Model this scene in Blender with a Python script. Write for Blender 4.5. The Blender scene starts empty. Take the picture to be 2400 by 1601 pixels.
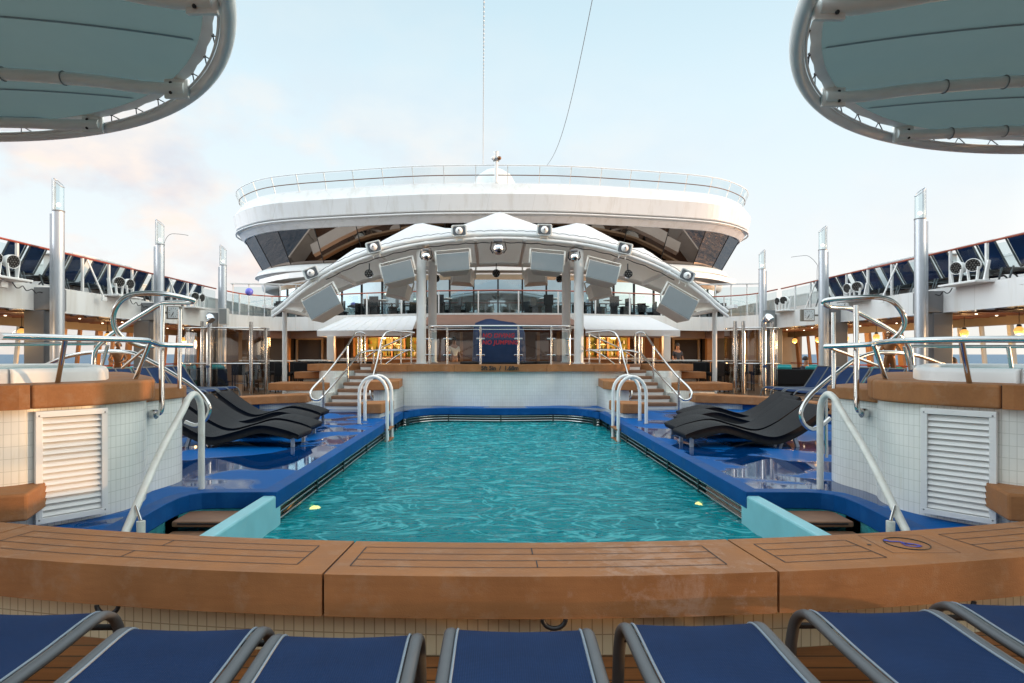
import bpy, bmesh, math, random
from mathutils import Vector, Matrix, noise
from mathutils.geometry import tessellate_polygon
R = math.radians
random.seed(11)
sc = bpy.context.scene
# ------------------------------------------------------------------ camera
F, VX, HY, CX, CZ = 1450.0, 1158.0, 830.0, -0.18, 1.45      # photo pixels (2400 wide) and metres
cd = bpy.data.cameras.new('camera'); cam = bpy.data.objects.new('camera', cd); sc.collection.objects.link(cam)
cam.location = (CX, 0, CZ); cam.rotation_euler = (R(90), 0, 0)
cd.sensor_width = 36; cd.lens = 36*F/2400
cd.shift_x = (1200-VX)/2400; cd.shift_y = (HY-800.5)/2400
cd.clip_start = 0.05; cd.clip_end = 60000
sc.camera = cam
# ------------------------------------------------------------------ world, sun, exposure
SUN_EL, SUN_AZ = 1.3, 7.0         # elevation; azimuth in degrees from +X towards -Y (behind the camera, right)
sdir = Vector((math.cos(R(SUN_AZ))*math.cos(R(SUN_EL)), -math.sin(R(SUN_AZ))*math.cos(R(SUN_EL)), math.sin(R(SUN_EL))))
w = bpy.data.worlds.new('World'); sc.world = w; w.use_nodes = True
wn, wl = w.node_tree.nodes, w.node_tree.links
wn.clear()
def N(nt, typ, **kw):
    n = nt.nodes.new(typ)
    for k, v in kw.items():
        if k == 'ins':
            for a, b in v.items(): n.inputs[a].default_value = b
        else: setattr(n, k, v)
    return n
def world_nodes():
    nt = w.node_tree; L = nt.links.new
    out = N(nt, 'ShaderNodeOutputWorld'); bg = N(nt, 'ShaderNodeBackground', ins={'Strength': 0.12})
    sky = N(nt, 'ShaderNodeTexSky', sky_type='NISHITA', sun_disc=False, sun_elevation=R(SUN_EL), sun_rotation=R(90+SUN_AZ),
            air_density=1.0, dust_density=0.6, ozone_density=1.5)
    tc = N(nt, 'ShaderNodeTexCoord'); sep = N(nt, 'ShaderNodeSeparateXYZ'); L(tc.outputs['Generated'], sep.inputs[0])
    # pale veil of high thin cloud, whiter towards the horizon; brightened overhead as added fill
    rmp = N(nt, 'ShaderNodeValToRGB'); L(sep.outputs['Z'], rmp.inputs[0])
    e = rmp.color_ramp.elements
    e[0].position = 0.0; e[0].color = (6.4, 5.9, 5.4, 1)
    e[1].position = 1.0; e[1].color = (9.0, 9.8, 10.2, 1)
    for p, c in ((0.05, (6.1, 5.85, 5.6)), (0.16, (5.4, 5.75, 5.9)), (0.36, (4.5, 5.5, 6.0)), (0.5, (3.7, 4.9, 5.5)), (0.62, (7.6, 8.7, 9.2))):
        x = e.new(p); x.color = (*c, 1)
    mx = N(nt, 'ShaderNodeMix', data_type='RGBA', ins={'Factor': 0.94})
    L(sky.outputs[0], mx.inputs['A']); L(rmp.outputs[0], mx.inputs['B'])
    # clouds: soft pink-lit cumulus low on the port side
    mp = N(nt, 'ShaderNodeMapping', ins={'Scale': (3.0, 3.0, 5.2), 'Location': (0.35, 0.2, 0.1)}); L(tc.outputs['Generated'], mp.inputs[0])
    nz = N(nt, 'ShaderNodeTexNoise', ins={'Scale': 1.55, 'Detail': 7.0, 'Roughness': 0.55}); L(mp.outputs[0], nz.inputs['Vector'])
    cr = N(nt, 'ShaderNodeValToRGB'); L(nz.outputs['Fac'], cr.inputs[0])
    cr.color_ramp.elements[0].position = 0.43; cr.color_ramp.elements[1].position = 0.57
    band = N(nt, 'ShaderNodeValToRGB'); L(sep.outputs['Z'], band.inputs[0])
    b = band.color_ramp.elements; b[0].position = 0.0; b[0].color = (1, 1, 1, 1); b[1].position = 0.42; b[1].color = (0.12, 0.12, 0.12, 1)
    x = b.new(0.2); x.color = (0.9, 0.9, 0.9, 1)
    lft = N(nt, 'ShaderNodeMapRange', ins={'From Min': 0.35, 'From Max': -0.5, 'To Min': 0.12, 'To Max': 1.0}); L(sep.outputs['X'], lft.inputs['Value'])
    m1 = N(nt, 'ShaderNodeMath', operation='MULTIPLY'); L(cr.outputs[0], m1.inputs[0]); L(band.outputs[0], m1.inputs[1])
    m2 = N(nt, 'ShaderNodeMath', operation='MULTIPLY'); L(m1.outputs[0], m2.inputs[0]); L(lft.outputs[0], m2.inputs[1])
    nz2 = N(nt, 'ShaderNodeTexNoise', ins={'Scale': 3.0, 'Detail': 6.0}); L(mp.outputs[0], nz2.inputs['Vector'])
    cc = N(nt, 'ShaderNodeValToRGB'); L(nz2.outputs['Fac'], cc.inputs[0])
    cc.color_ramp.elements[0].position = 0.4; cc.color_ramp.elements[0].color = (4.3, 4.15, 4.45, 1)
    cc.color_ramp.elements[1].position = 0.62; cc.color_ramp.elements[1].color = (6.2, 5.1, 4.4, 1)
    mx2 = N(nt, 'ShaderNodeMix', data_type='RGBA'); L(m2.outputs[0], mx2.inputs['Factor']); L(mx.outputs['Result'], mx2.inputs['A']); L(cc.outputs[0], mx2.inputs['B'])
    # sky boosted outside the view, at both sides and behind, as added fill light
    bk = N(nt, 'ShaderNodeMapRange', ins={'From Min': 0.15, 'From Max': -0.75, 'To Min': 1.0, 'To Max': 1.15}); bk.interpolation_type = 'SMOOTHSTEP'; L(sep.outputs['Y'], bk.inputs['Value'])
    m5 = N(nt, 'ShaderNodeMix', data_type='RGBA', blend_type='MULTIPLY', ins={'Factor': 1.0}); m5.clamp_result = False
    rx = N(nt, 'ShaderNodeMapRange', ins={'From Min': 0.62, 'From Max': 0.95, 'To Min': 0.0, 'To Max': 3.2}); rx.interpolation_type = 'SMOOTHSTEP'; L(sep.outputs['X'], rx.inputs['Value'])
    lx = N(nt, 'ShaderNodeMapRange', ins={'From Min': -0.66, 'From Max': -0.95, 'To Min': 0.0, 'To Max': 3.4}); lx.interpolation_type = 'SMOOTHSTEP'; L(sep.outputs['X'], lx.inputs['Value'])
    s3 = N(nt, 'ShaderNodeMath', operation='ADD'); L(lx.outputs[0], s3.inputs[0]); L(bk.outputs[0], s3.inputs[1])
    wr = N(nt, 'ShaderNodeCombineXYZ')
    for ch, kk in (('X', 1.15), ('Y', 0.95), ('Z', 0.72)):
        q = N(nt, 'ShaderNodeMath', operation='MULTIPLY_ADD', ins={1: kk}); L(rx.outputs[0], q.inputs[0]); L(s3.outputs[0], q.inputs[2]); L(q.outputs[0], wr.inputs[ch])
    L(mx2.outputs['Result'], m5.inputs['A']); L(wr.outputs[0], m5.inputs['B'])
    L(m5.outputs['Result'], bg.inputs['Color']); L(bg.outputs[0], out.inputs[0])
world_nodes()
sd = bpy.data.lights.new('sun', 'SUN'); sun = bpy.data.objects.new('sun', sd); sc.collection.objects.link(sun)
sd.energy = 2.0; sd.angle = R(0.6); sd.color = (1.0, 0.53, 0.24)
sun.rotation_euler = sdir.to_track_quat('Z', 'Y').to_euler(); sun.location = (30, -20, 20)
sc.view_settings.view_transform = 'Standard'; sc.view_settings.look = 'None'
sc.view_settings.exposure = 0.58; sc.view_settings.gamma = 1.0; sc.view_settings.use_curve_mapping = False
sc.cycles.max_bounces = 8; sc.cycles.transparent_max_bounces = 64; sc.cycles.caustics_reflective = False; sc.cycles.caustics_refractive = False
# ------------------------------------------------------------------ placing helpers
def P(px, py, Y): return Vector((CX+(px-VX)/F*Y, Y, CZ+(HY-py)/F*Y))
def G(px, py, z): return P(px, py, F*(CZ-z)/(py-HY))
def V(*a): return Vector(a)
def mir(p): return Vector((-p[0], p[1], p[2]))
def lerp(a, b, t): return a+(b-a)*t
def smooth(pts, n=6, closed=False):
    pts = [Vector(p) for p in pts]; m = len(pts); out = []
    rng = range(m if closed else m-1)
    for i in rng:
        if closed: p0, p1, p2, p3 = pts[i-1], pts[i], pts[(i+1) % m], pts[(i+2) % m]
        else: p0, p1, p2, p3 = pts[max(i-1, 0)], pts[i], pts[i+1], pts[min(i+2, m-1)]
        for k in range(n):
            t = k/n
            out.append(0.5*((2*p1)+(p2-p0)*t+(2*p0-5*p1+4*p2-p3)*t*t+(3*p1-p0-3*p2+p3)*t*t*t))
    if not closed: out.append(pts[-1].copy())
    return out
def offset_poly(poly, d):
    """positive d grows a counter-clockwise polygon"""
    n = len(poly); out = []
    for i in range(n):
        a, b, c = Vector(poly[i-1][:2]), Vector(poly[i][:2]), Vector(poly[(i+1) % n][:2])
        e1, e2 = (b-a), (c-b)
        if e1.length < 1e-7: e1 = e2
        if e2.length < 1e-7: e2 = e1
        n1 = Vector((e1.y, -e1.x)).normalized(); n2 = Vector((e2.y, -e2.x)).normalized()
        m = (n1+n2); m = n1 if m.length < 1e-6 else m.normalized()
        k = d/max(m.dot(n1), 0.5)
        out.append(b+m*k)
    return out
def area(poly): return 0.5*sum(poly[i-1][0]*poly[i][1]-poly[i][0]*poly[i-1][1] for i in range(len(poly)))
def ccw(poly): return poly if area(poly) > 0 else poly[::-1]
def offset_line(path, d):
    """shift an open 2D path to its right by d"""
    out = []; n = len(path)
    for i in range(n):
        a = Vector(path[max(i-1, 0)][:2]); b = Vector(path[min(i+1, n-1)][:2]); t = (b-a).normalized()
        out.append(Vector(path[i][:2])+Vector((t.y, -t.x))*d)
    return out
# ------------------------------------------------------------------ mesh builder
KIDS = {}
class MB:
    def __init__(s): s.v = []; s.f = []; s.uv = []; s.m = []; s.sm = []
    def add(s, vs, fs, mi=0, smooth=False, uvs=None):
        o = len(s.v); s.v += [Vector(v) for v in vs]
        for i, f in enumerate(fs):
            s.f.append([a+o for a in f]); s.m.append(mi); s.sm.append(smooth); s.uv.append(uvs[i] if uvs else None)
        return s
    def box(s, c, size, rot=None, mi=0):
        hx, hy, hz = size[0]/2, size[1]/2, size[2]/2
        vs = [Vector((x, y, z)) for x in (-hx, hx) for y in (-hy, hy) for z in (-hz, hz)]
        if rot is not None:
            M = rot if isinstance(rot, Matrix) else Matrix.Rotation(rot, 3, 'Z')
            vs = [M @ v for v in vs]
        c = Vector(c)
        return s.add([v+c for v in vs], [(0, 1, 3, 2), (4, 6, 7, 5), (0, 4, 5, 1), (2, 3, 7, 6), (0, 2, 6, 4), (1, 5, 7, 3)], mi)
    def bar(s, a, b, wx, wz, up=V(0, 0, 1), mi=0):
        a, b = Vector(a), Vector(b); d = (b-a).normalized(); x = d.cross(up)
        if x.length < 1e-4: x = d.cross(V(0, 1, 0))
        x.normalize(); z = x.cross(d).normalized()
        vs = [p+x*(i*wx/2)+z*(j*wz/2) for p in (a, b) for i, j in ((-1, -1), (1, -1), (1, 1), (-1, 1))]
        return s.add(vs, [(0, 1, 2, 3), (7, 6, 5, 4), (0, 4, 5, 1), (1, 5, 6, 2), (2, 6, 7, 3), (3, 7, 4, 0)], mi)
    def tube(s, pts, r, n=8, closed=False, mi=0, cap=True, sx=1.0, up=None):
        pts = [Vector(p) for p in pts]; m = len(pts)
        rr = r if isinstance(r, (list, tuple)) else [r]*m
        tans = []
        for i in range(m):
            a = pts[i-1] if (i > 0 or closed) else pts[i]; b = pts[(i+1) % m] if (i < m-1 or closed) else pts[i]
            t = b-a; tans.append(t.normalized() if t.length > 1e-9 else V(0, 0, 1))
        u = up.copy() if up else (V(0, 0, 1) if abs(tans[0].z) < 0.9 else V(0, 1, 0))
        vs = []; x = None
        for i in range(m):
            t = tans[i]
            if x is None or up is not None: x = u.cross(t)
            else: x = x-t*x.dot(t)
            if x.length < 1e-5: x = V(1, 0, 0).cross(t)
            x.normalize(); y = t.cross(x)
            for k in range(n):
                a = 2*math.pi*k/n; vs.append(pts[i]+x*(math.cos(a)*rr[i]*sx)+y*(math.sin(a)*rr[i]))
        fs = []
        for i in range(m if closed else m-1):
            j = (i+1) % m
            for k in range(n):
                k2 = (k+1) % n; fs.append((i*n+k, i*n+k2, j*n+k2, j*n+k))
        s.add(vs, fs, mi, True)
        if cap and not closed:
            s.add(vs[:n], [tuple(range(n-1, -1, -1))], mi); s.add(vs[-n:], [tuple(range(n))], mi)
        return s
    def cyl(s, a, b, r0, r1=None, n=14, mi=0, cap=True):
        return s.tube([a, b], [r0, r0 if r1 is None else r1], n, mi=mi, cap=cap)
    def lathe(s, prof, c, n=24, mi=0, M=None, smooth=True):
        c = Vector(c); vs = []
        for r, z in prof:
            for k in range(n):
                a = 2*math.pi*k/n; v = V(r*math.cos(a), r*math.sin(a), z)
                vs.append((M @ v if M else v)+c)
        fs = [(i*n+k, i*n+(k+1) % n, (i+1)*n+(k+1) % n, (i+1)*n+k) for i in range(len(prof)-1) for k in range(n)]
        return s.add(vs, fs, mi, smooth)
    def sphere(s, c, r, n=16, mi=0, sz=1.0):
        m = max(n//2, 4)
        return s.lathe([(max(r*math.sin(math.pi*i/m), 1e-4), -r*sz*math.cos(math.pi*i/m)) for i in range(m+1)], c, n, mi)
    def prism(s, poly, z0, z1, ms=0, mt=None, mb=None, uvscale=1.0, smooth=False, bottom=True, top=True):
        poly = ccw([Vector(p[:2]) for p in poly]); n = len(poly); mt = ms if mt is None else mt; mb = ms if mb is None else mb
        vs = [V(p.x, p.y, z0) for p in poly]+[V(p.x, p.y, z1) for p in poly]
        L = [0]
        for i in range(n): L.append(L[-1]+(poly[(i+1) % n]-poly[i]).length)
        fs = []; uv = []
        for i in range(n):
            j = (i+1) % n; fs.append((i, j, j+n, i+n)); uv.append([(L[i], z0), (L[i+1], z0), (L[i+1], z1), (L[i], z1)])
        s.add(vs, fs, ms, smooth, uv)
        tri = tessellate_polygon([[V(p.x, p.y, 0) for p in poly]])
        def orient(t, up):
            a, b, c = (poly[k] for k in t); cr = (b-a).cross(c-a)
            return t if (cr > 0) == up else (t[0], t[2], t[1])
        if top: s.add(vs[n:], [orient(t, True) for t in tri], mt, False, [[tuple(poly[k]) for k in orient(t, True)] for t in tri])
        if bottom: s.add(vs[:n], [orient(t, False) for t in tri], mb, False, [[tuple(poly[k]) for k in orient(t, False)] for t in tri])
        return s
    def sheet(s, outer, holes, z, mi=0, up=True):
        loops = [[V(p[0], p[1], 0) for p in outer]]+[[V(p[0], p[1], 0) for p in h] for h in holes]
        flat = [p for l in loops for p in l]; tri = tessellate_polygon(loops); fs = []
        for t in tri:
            a, b, c = (flat[k] for k in t); cr = (b-a).cross(c-a).z
            if abs(cr) < 1e-9: continue
            fs.append(t if (cr > 0) == up else (t[0], t[2], t[1]))
        return s.add([V(p.x, p.y, z) for p in flat], fs, mi, False, [[(flat[k].x, flat[k].y) for k in f] for f in fs])
    def ribbon(s, path, z0, z1, mi=0, smooth=True, flip=False):
        n = len(path); L = [0]
        for i in range(n-1): L.append(L[-1]+(Vector(path[i+1][:2])-Vector(path[i][:2])).length)
        vs = [V(p[0], p[1], z0) for p in path]+[V(p[0], p[1], z1) for p in path]
        fs = []; uv = []
        for i in range(n-1):
            f = (i, i+1, i+1+n, i+n); u = [(L[i], z0), (L[i+1], z0), (L[i+1], z1), (L[i], z1)]
            if flip: f = f[::-1]; u = u[::-1]
            fs.append(f); uv.append(u)
        return s.add(vs, fs, mi, smooth, uv)
    def loft(s, rows, mi=0, closed=False, smooth=True, flip=False):
        n = len(rows[0]); vs = [Vector(p) for r in rows for p in r]; fs = []
        for i in range(len(rows)-1):
            for k in range(n if closed else n-1):
                k2 = (k+1) % n; f = (i*n+k, i*n+k2, (i+1)*n+k2, (i+1)*n+k); fs.append(f[::-1] if flip else f)
        return s.add(vs, fs, mi, smooth)
    def band(s, path, z0, z1, t, mi=0, closed=False, **kw):
        """a wall of thickness t along an open path (thickness to the right)"""
        q = offset_line(path, t); poly = [Vector(p[:2]) for p in path]+q[::-1]
        return s.prism(poly, z0, z1, mi, **kw)
    def build(s, name, mat, parent=None, bevel=0, seg=2, label=None, solid=0, kind=None, merge=False, sharp=None):
        off = V(0, 0, 0); q = parent
        while q is not None: off += q.location; q = q.parent
        me = bpy.data.meshes.new(name); me.from_pydata([v-off for v in s.v], [], s.f)
        mats = mat if isinstance(mat, (list, tuple)) else [mat]
        for m in mats: me.materials.append(m)
        for p, mi, sm in zip(me.polygons, s.m, s.sm): p.material_index = mi; p.use_smooth = sm
        if any(u is not None for u in s.uv):
            lay = me.uv_layers.new(name='UVMap'); i = 0
            for f, u in zip(s.f, s.uv):
                for k in range(len(f)):
                    if u: lay.data[i].uv = u[k]
                    i += 1
        if merge:
            bm = bmesh.new(); bm.from_mesh(me); bmesh.ops.remove_doubles(bm, verts=bm.verts, dist=1e-4); bm.to_mesh(me); bm.free()
        me.update()
        o = bpy.data.objects.new(name, me); sc.collection.objects.link(o); o.parent = parent
        if parent is not None: KIDS.setdefault(parent.name, []).append(o)
        if bevel:
            bm = bmesh.new(); bm.from_mesh(me); bmesh.ops.remove_doubles(bm, verts=bm.verts, dist=1e-5); bm.to_mesh(me); bm.free()
            b = o.modifiers.new('b', 'BEVEL'); b.width = bevel; b.segments = seg; b.limit_method = 'ANGLE'; b.angle_limit = R(40)
        if label: o['label'] = label
        if kind: o['kind'] = kind
        return o
def tag(o, label, cat, group=None, kind=None):
    if label: o['label'] = label
    if cat: o['category'] = cat
    if group: o['group'] = group
    if kind: o['kind'] = kind
    return o
def thing(name, label, cat, loc=(0, 0, 0), group=None, rz=0):
    o = bpy.data.objects.new(name, None); sc.collection.objects.link(o); o.location = loc; o.empty_display_size = 0.2
    o.rotation_euler = (0, 0, rz)
    return tag(o, label, cat, group)
def copy_tree(o, parent=None):
    c = o.copy(); sc.collection.objects.link(c); c.parent = parent
    if parent is not None: KIDS.setdefault(parent.name, []).append(c)
    for ch in list(KIDS.get(o.name, [])): copy_tree(ch, c)
    return c
def dup(o, label, loc=None, rz=None, group=None, mirror=False):
    c = copy_tree(o)
    if label: c['label'] = label
    if group: c['group'] = group
    if loc is not None: c.location = loc
    if rz is not None: c.rotation_euler = (0, 0, rz)
    if mirror: c.scale.x = -1
    return c
ORD = ['first', 'second', 'third', 'fourth', 'fifth', 'sixth', 'seventh', 'eighth', 'ninth', 'tenth', 'eleventh', 'twelfth', 'thirteenth',
       'fourteenth', 'fifteenth', 'sixteenth', 'seventeenth', 'eighteenth', 'nineteenth', 'twentieth']
SIDE = {-1: 'left', 1: 'right'}
# ------------------------------------------------------------------ materials
def new_mat(name):
    m = bpy.data.materials.new(name); m.use_nodes = True; return m, m.node_tree, m.node_tree.nodes['Principled BSDF']
def mat(name, col, rough=0.5, metal=0.0, var=0.08, vs=3.0, bump=0.0, bs=60.0, spec=0.5, coat=0.0, rvar=0.0, emis=None, es=0.0, stain=None, stf=0.5, sts=1.2):
    m, nt, b = new_mat(name); L = nt.links.new
    tc = N(nt, 'ShaderNodeTexCoord')
    b.inputs['Roughness'].default_value = rough; b.inputs['Metallic'].default_value = metal
    b.inputs['Specular IOR Level'].default_value = spec; b.inputs['Coat Weight'].default_value = coat; b.inputs['Coat Roughness'].default_value = 0.08
    col = tuple(col)+(1,)
    if var > 0:
        nz = N(nt, 'ShaderNodeTexNoise', ins={'Scale': vs, 'Detail': 6.0, 'Roughness': 0.6}); L(tc.outputs['Object'], nz.inputs['Vector'])
        mr = N(nt, 'ShaderNodeMapRange', ins={'From Min': 0.3, 'From Max': 0.7, 'To Min': 1-var, 'To Max': 1+var}); L(nz.outputs['Fac'], mr.inputs['Value'])
        mx = N(nt, 'ShaderNodeMix', data_type='RGBA', blend_type='MULTIPLY', ins={'Factor': 1.0, 'A': col}); L(mr.outputs[0], mx.inputs['B'])
        src = mx.outputs['Result']
        if stain:
            n2 = N(nt, 'ShaderNodeTexNoise', ins={'Scale': sts, 'Detail': 8.0, 'Roughness': 0.7}); L(tc.outputs['Object'], n2.inputs['Vector'])
            r2 = N(nt, 'ShaderNodeMapRange', ins={'From Min': 0.52, 'From Max': 0.68, 'To Min': 0.0, 'To Max': stf}); L(n2.outputs['Fac'], r2.inputs['Value'])
            m3 = N(nt, 'ShaderNodeMix', data_type='RGBA', ins={'B': tuple(stain)+(1,)}); L(r2.outputs[0], m3.inputs['Factor']); L(src, m3.inputs['A']); src = m3.outputs['Result']
        L(src, b.inputs['Base Color'])
        if rvar:
            m4 = N(nt, 'ShaderNodeMapRange', ins={'From Min': 0.3, 'From Max': 0.7, 'To Min': max(rough-rvar, 0.02), 'To Max': rough+rvar}); L(nz.outputs['Fac'], m4.inputs['Value']); L(m4.outputs[0], b.inputs['Roughness'])
    else: b.inputs['Base Color'].default_value = col
    if bump:
        nb = N(nt, 'ShaderNodeTexNoise', ins={'Scale': bs, 'Detail': 4.0}); L(tc.outputs['Object'], nb.inputs['Vector'])
        bp = N(nt, 'ShaderNodeBump', ins={'Strength': bump, 'Distance': 0.01}); L(nb.outputs['Fac'], bp.inputs['Height']); L(bp.outputs[0], b.inputs['Normal'])
    if emis: b.inputs['Emission Color'].default_value = tuple(emis)+(1,); b.inputs['Emission Strength'].default_value = es
    return m
def tile_mat(name, col, grout, bw=0.05, rh=0.1, mort=0.003):
    m, nt, b = new_mat(name); L = nt.links.new
    uv = N(nt, 'ShaderNodeUVMap')
    br = N(nt, 'ShaderNodeTexBrick', offset=0.0, squash=1.0, ins={'Color1': tuple(col)+(1,), 'Color2': tuple(c*0.955 for c in col)+(1,), 'Mortar': tuple(grout)+(1,), 'Scale': 1.0, 'Mortar Size': mort, 'Mortar Smooth': 0.2, 'Brick Width': bw, 'Row Height': rh, 'Bias': 0.0})
    L(uv.outputs[0], br.inputs['Vector'])
    tc = N(nt, 'ShaderNodeTexCoord'); nz = N(nt, 'ShaderNodeTexNoise', ins={'Scale': 1.4, 'Detail': 5.0}); L(tc.outputs['Object'], nz.inputs['Vector'])
    mr = N(nt, 'ShaderNodeMapRange', ins={'From Min': 0.35, 'From Max': 0.7, 'To Min': 1.03, 'To Max': 0.88}); L(nz.outputs['Fac'], mr.inputs['Value'])
    mx = N(nt, 'ShaderNodeMix', data_type='RGBA', blend_type='MULTIPLY', ins={'Factor': 1.0}); L(br.outputs['Color'], mx.inputs['A']); L(mr.outputs[0], mx.inputs['B'])
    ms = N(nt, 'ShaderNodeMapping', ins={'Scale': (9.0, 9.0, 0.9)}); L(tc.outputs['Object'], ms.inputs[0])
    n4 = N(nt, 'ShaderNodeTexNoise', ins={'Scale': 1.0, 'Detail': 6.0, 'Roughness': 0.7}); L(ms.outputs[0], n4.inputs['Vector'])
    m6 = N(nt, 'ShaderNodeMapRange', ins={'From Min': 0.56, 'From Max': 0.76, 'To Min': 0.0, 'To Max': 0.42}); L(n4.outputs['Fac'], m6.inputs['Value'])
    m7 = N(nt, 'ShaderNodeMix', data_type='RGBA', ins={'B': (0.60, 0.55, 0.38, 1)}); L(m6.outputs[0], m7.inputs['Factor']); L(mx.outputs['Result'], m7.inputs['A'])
    L(m7.outputs['Result'], b.inputs['Base Color']); b.inputs['Roughness'].default_value = 0.22
    bp = N(nt, 'ShaderNodeBump', invert=True, ins={'Strength': 0.35, 'Distance': 0.002}); L(br.outputs['Fac'], bp.inputs['Height']); L(bp.outputs[0], b.inputs['Normal'])
    return m
def plank_mat(name, col, dark, bw=1.8, rh=0.11, rough=0.45, along='X', mort=0.005):
    m, nt, b = new_mat(name); L = nt.links.new
    ge = N(nt, 'ShaderNodeNewGeometry'); mp = N(nt, 'ShaderNodeMapping')
    if along == 'Y': mp.inputs['Rotation'].default_value = (0, 0, R(90))
    L(ge.outputs['Position'], mp.inputs[0])
    br = N(nt, 'ShaderNodeTexBrick', offset=0.37, ins={'Color1': tuple(col)+(1,), 'Color2': tuple(c*0.78 for c in col)+(1,), 'Mortar': tuple(dark)+(1,), 'Scale': 1.0, 'Mortar Size': mort, 'Mortar Smooth': 0.0, 'Brick Width': bw, 'Row Height': rh, 'Bias': 0.0})
    L(mp.outputs[0], br.inputs['Vector'])
    mp2 = N(nt, 'ShaderNodeMapping', ins={'Scale': (2.0, 40.0, 2.0)}); L(mp.outputs[0], mp2.inputs[0])
    nz = N(nt, 'ShaderNodeTexNoise', ins={'Scale': 1.0, 'Detail': 6.0}); L(mp2.outputs[0], nz.inputs['Vector'])
    mr = N(nt, 'ShaderNodeMapRange', ins={'From Min': 0.3, 'From Max': 0.7, 'To Min': 0.8, 'To Max': 1.15}); L(nz.outputs['Fac'], mr.inputs['Value'])
    mx = N(nt, 'ShaderNodeMix', data_type='RGBA', blend_type='MULTIPLY', ins={'Factor': 1.0}); L(br.outputs['Color'], mx.inputs['A']); L(mr.outputs[0], mx.inputs['B'])
    L(mx.outputs['Result'], b.inputs['Base Color']); b.inputs['Roughness'].default_value = rough
    return m
def glass_mat(name, tint=(0.9, 0.95, 0.95), refl=0.12, rough=0.02, ior=1.5):
    m, nt, b = new_mat(name); L = nt.links.new; nt.nodes.remove(b)
    out = nt.nodes['Material Output']; tr = N(nt, 'ShaderNodeBsdfTransparent', ins={'Color': tuple(tint)+(1,)}); gl = N(nt, 'ShaderNodeBsdfGlossy', ins={'Roughness': rough})
    fr = N(nt, 'ShaderNodeFresnel', ins={'IOR': ior}); ad = N(nt, 'ShaderNodeMath', operation='MULTIPLY_ADD', ins={1: 1.0, 2: refl}); L(fr.outputs[0], ad.inputs[0])
    ge = N(nt, 'ShaderNodeNewGeometry'); inv = N(nt, 'ShaderNodeMath', operation='SUBTRACT', ins={0: 1.0}); L(ge.outputs['Backfacing'], inv.inputs[1])
    mu = N(nt, 'ShaderNodeMath', operation='MULTIPLY'); L(ad.outputs[0], mu.inputs[0]); L(inv.outputs[0], mu.inputs[1])
    mx = N(nt, 'ShaderNodeMixShader'); L(mu.outputs[0], mx.inputs[0]); L(tr.outputs[0], mx.inputs[1]); L(gl.outputs[0], mx.inputs[2]); L(mx.outputs[0], out.inputs[0])
    return m
M = {}
M['tan'] = mat('tan_composite', (0.335, 0.143, 0.055), 0.62, var=0.17, vs=2.6, bump=0.2, bs=180, stain=(0.38, 0.22, 0.13), stf=0.5, sts=7.0, rvar=0.15, spec=0.22)
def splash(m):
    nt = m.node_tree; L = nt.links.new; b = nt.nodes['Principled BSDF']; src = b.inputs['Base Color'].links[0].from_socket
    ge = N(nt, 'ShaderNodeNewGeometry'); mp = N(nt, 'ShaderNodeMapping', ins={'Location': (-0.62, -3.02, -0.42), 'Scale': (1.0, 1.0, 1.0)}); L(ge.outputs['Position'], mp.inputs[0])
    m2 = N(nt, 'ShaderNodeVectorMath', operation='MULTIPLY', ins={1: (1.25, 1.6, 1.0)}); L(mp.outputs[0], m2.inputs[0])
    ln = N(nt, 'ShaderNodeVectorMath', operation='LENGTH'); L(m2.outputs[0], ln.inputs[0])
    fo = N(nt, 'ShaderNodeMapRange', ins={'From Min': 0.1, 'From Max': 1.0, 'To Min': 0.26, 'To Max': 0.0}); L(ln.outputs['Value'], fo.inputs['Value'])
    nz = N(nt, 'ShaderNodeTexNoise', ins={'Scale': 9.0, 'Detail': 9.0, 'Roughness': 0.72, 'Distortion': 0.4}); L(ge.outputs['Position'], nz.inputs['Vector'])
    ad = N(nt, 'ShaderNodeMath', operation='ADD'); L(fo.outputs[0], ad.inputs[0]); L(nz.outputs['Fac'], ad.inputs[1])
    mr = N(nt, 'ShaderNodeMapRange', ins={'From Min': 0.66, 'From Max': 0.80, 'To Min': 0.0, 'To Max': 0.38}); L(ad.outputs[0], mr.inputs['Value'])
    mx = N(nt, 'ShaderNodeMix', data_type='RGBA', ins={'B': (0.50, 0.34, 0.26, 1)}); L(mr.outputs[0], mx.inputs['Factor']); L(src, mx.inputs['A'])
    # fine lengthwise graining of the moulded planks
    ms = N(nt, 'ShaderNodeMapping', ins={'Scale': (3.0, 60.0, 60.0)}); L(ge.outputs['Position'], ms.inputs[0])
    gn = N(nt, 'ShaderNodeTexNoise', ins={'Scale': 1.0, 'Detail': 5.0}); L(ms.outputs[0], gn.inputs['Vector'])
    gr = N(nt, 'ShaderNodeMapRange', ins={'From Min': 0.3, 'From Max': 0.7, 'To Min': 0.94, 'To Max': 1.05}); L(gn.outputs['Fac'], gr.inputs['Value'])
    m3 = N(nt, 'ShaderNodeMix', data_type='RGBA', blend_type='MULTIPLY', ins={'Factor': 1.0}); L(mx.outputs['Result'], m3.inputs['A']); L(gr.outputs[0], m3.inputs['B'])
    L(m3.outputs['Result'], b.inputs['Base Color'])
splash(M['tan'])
M['tan_dark'] = mat('tan_step', (0.24, 0.125, 0.07), 0.6, var=0.14, vs=5)
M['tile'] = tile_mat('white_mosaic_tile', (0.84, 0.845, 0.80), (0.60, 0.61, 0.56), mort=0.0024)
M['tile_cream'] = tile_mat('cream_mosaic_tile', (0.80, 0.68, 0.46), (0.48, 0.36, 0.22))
M['white'] = mat('white_paint', (0.78, 0.78, 0.77), 0.38, var=0.04, vs=1.2, bump=0.04, bs=6, stain=(0.62, 0.60, 0.56), stf=0.35, sts=0.9)
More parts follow.
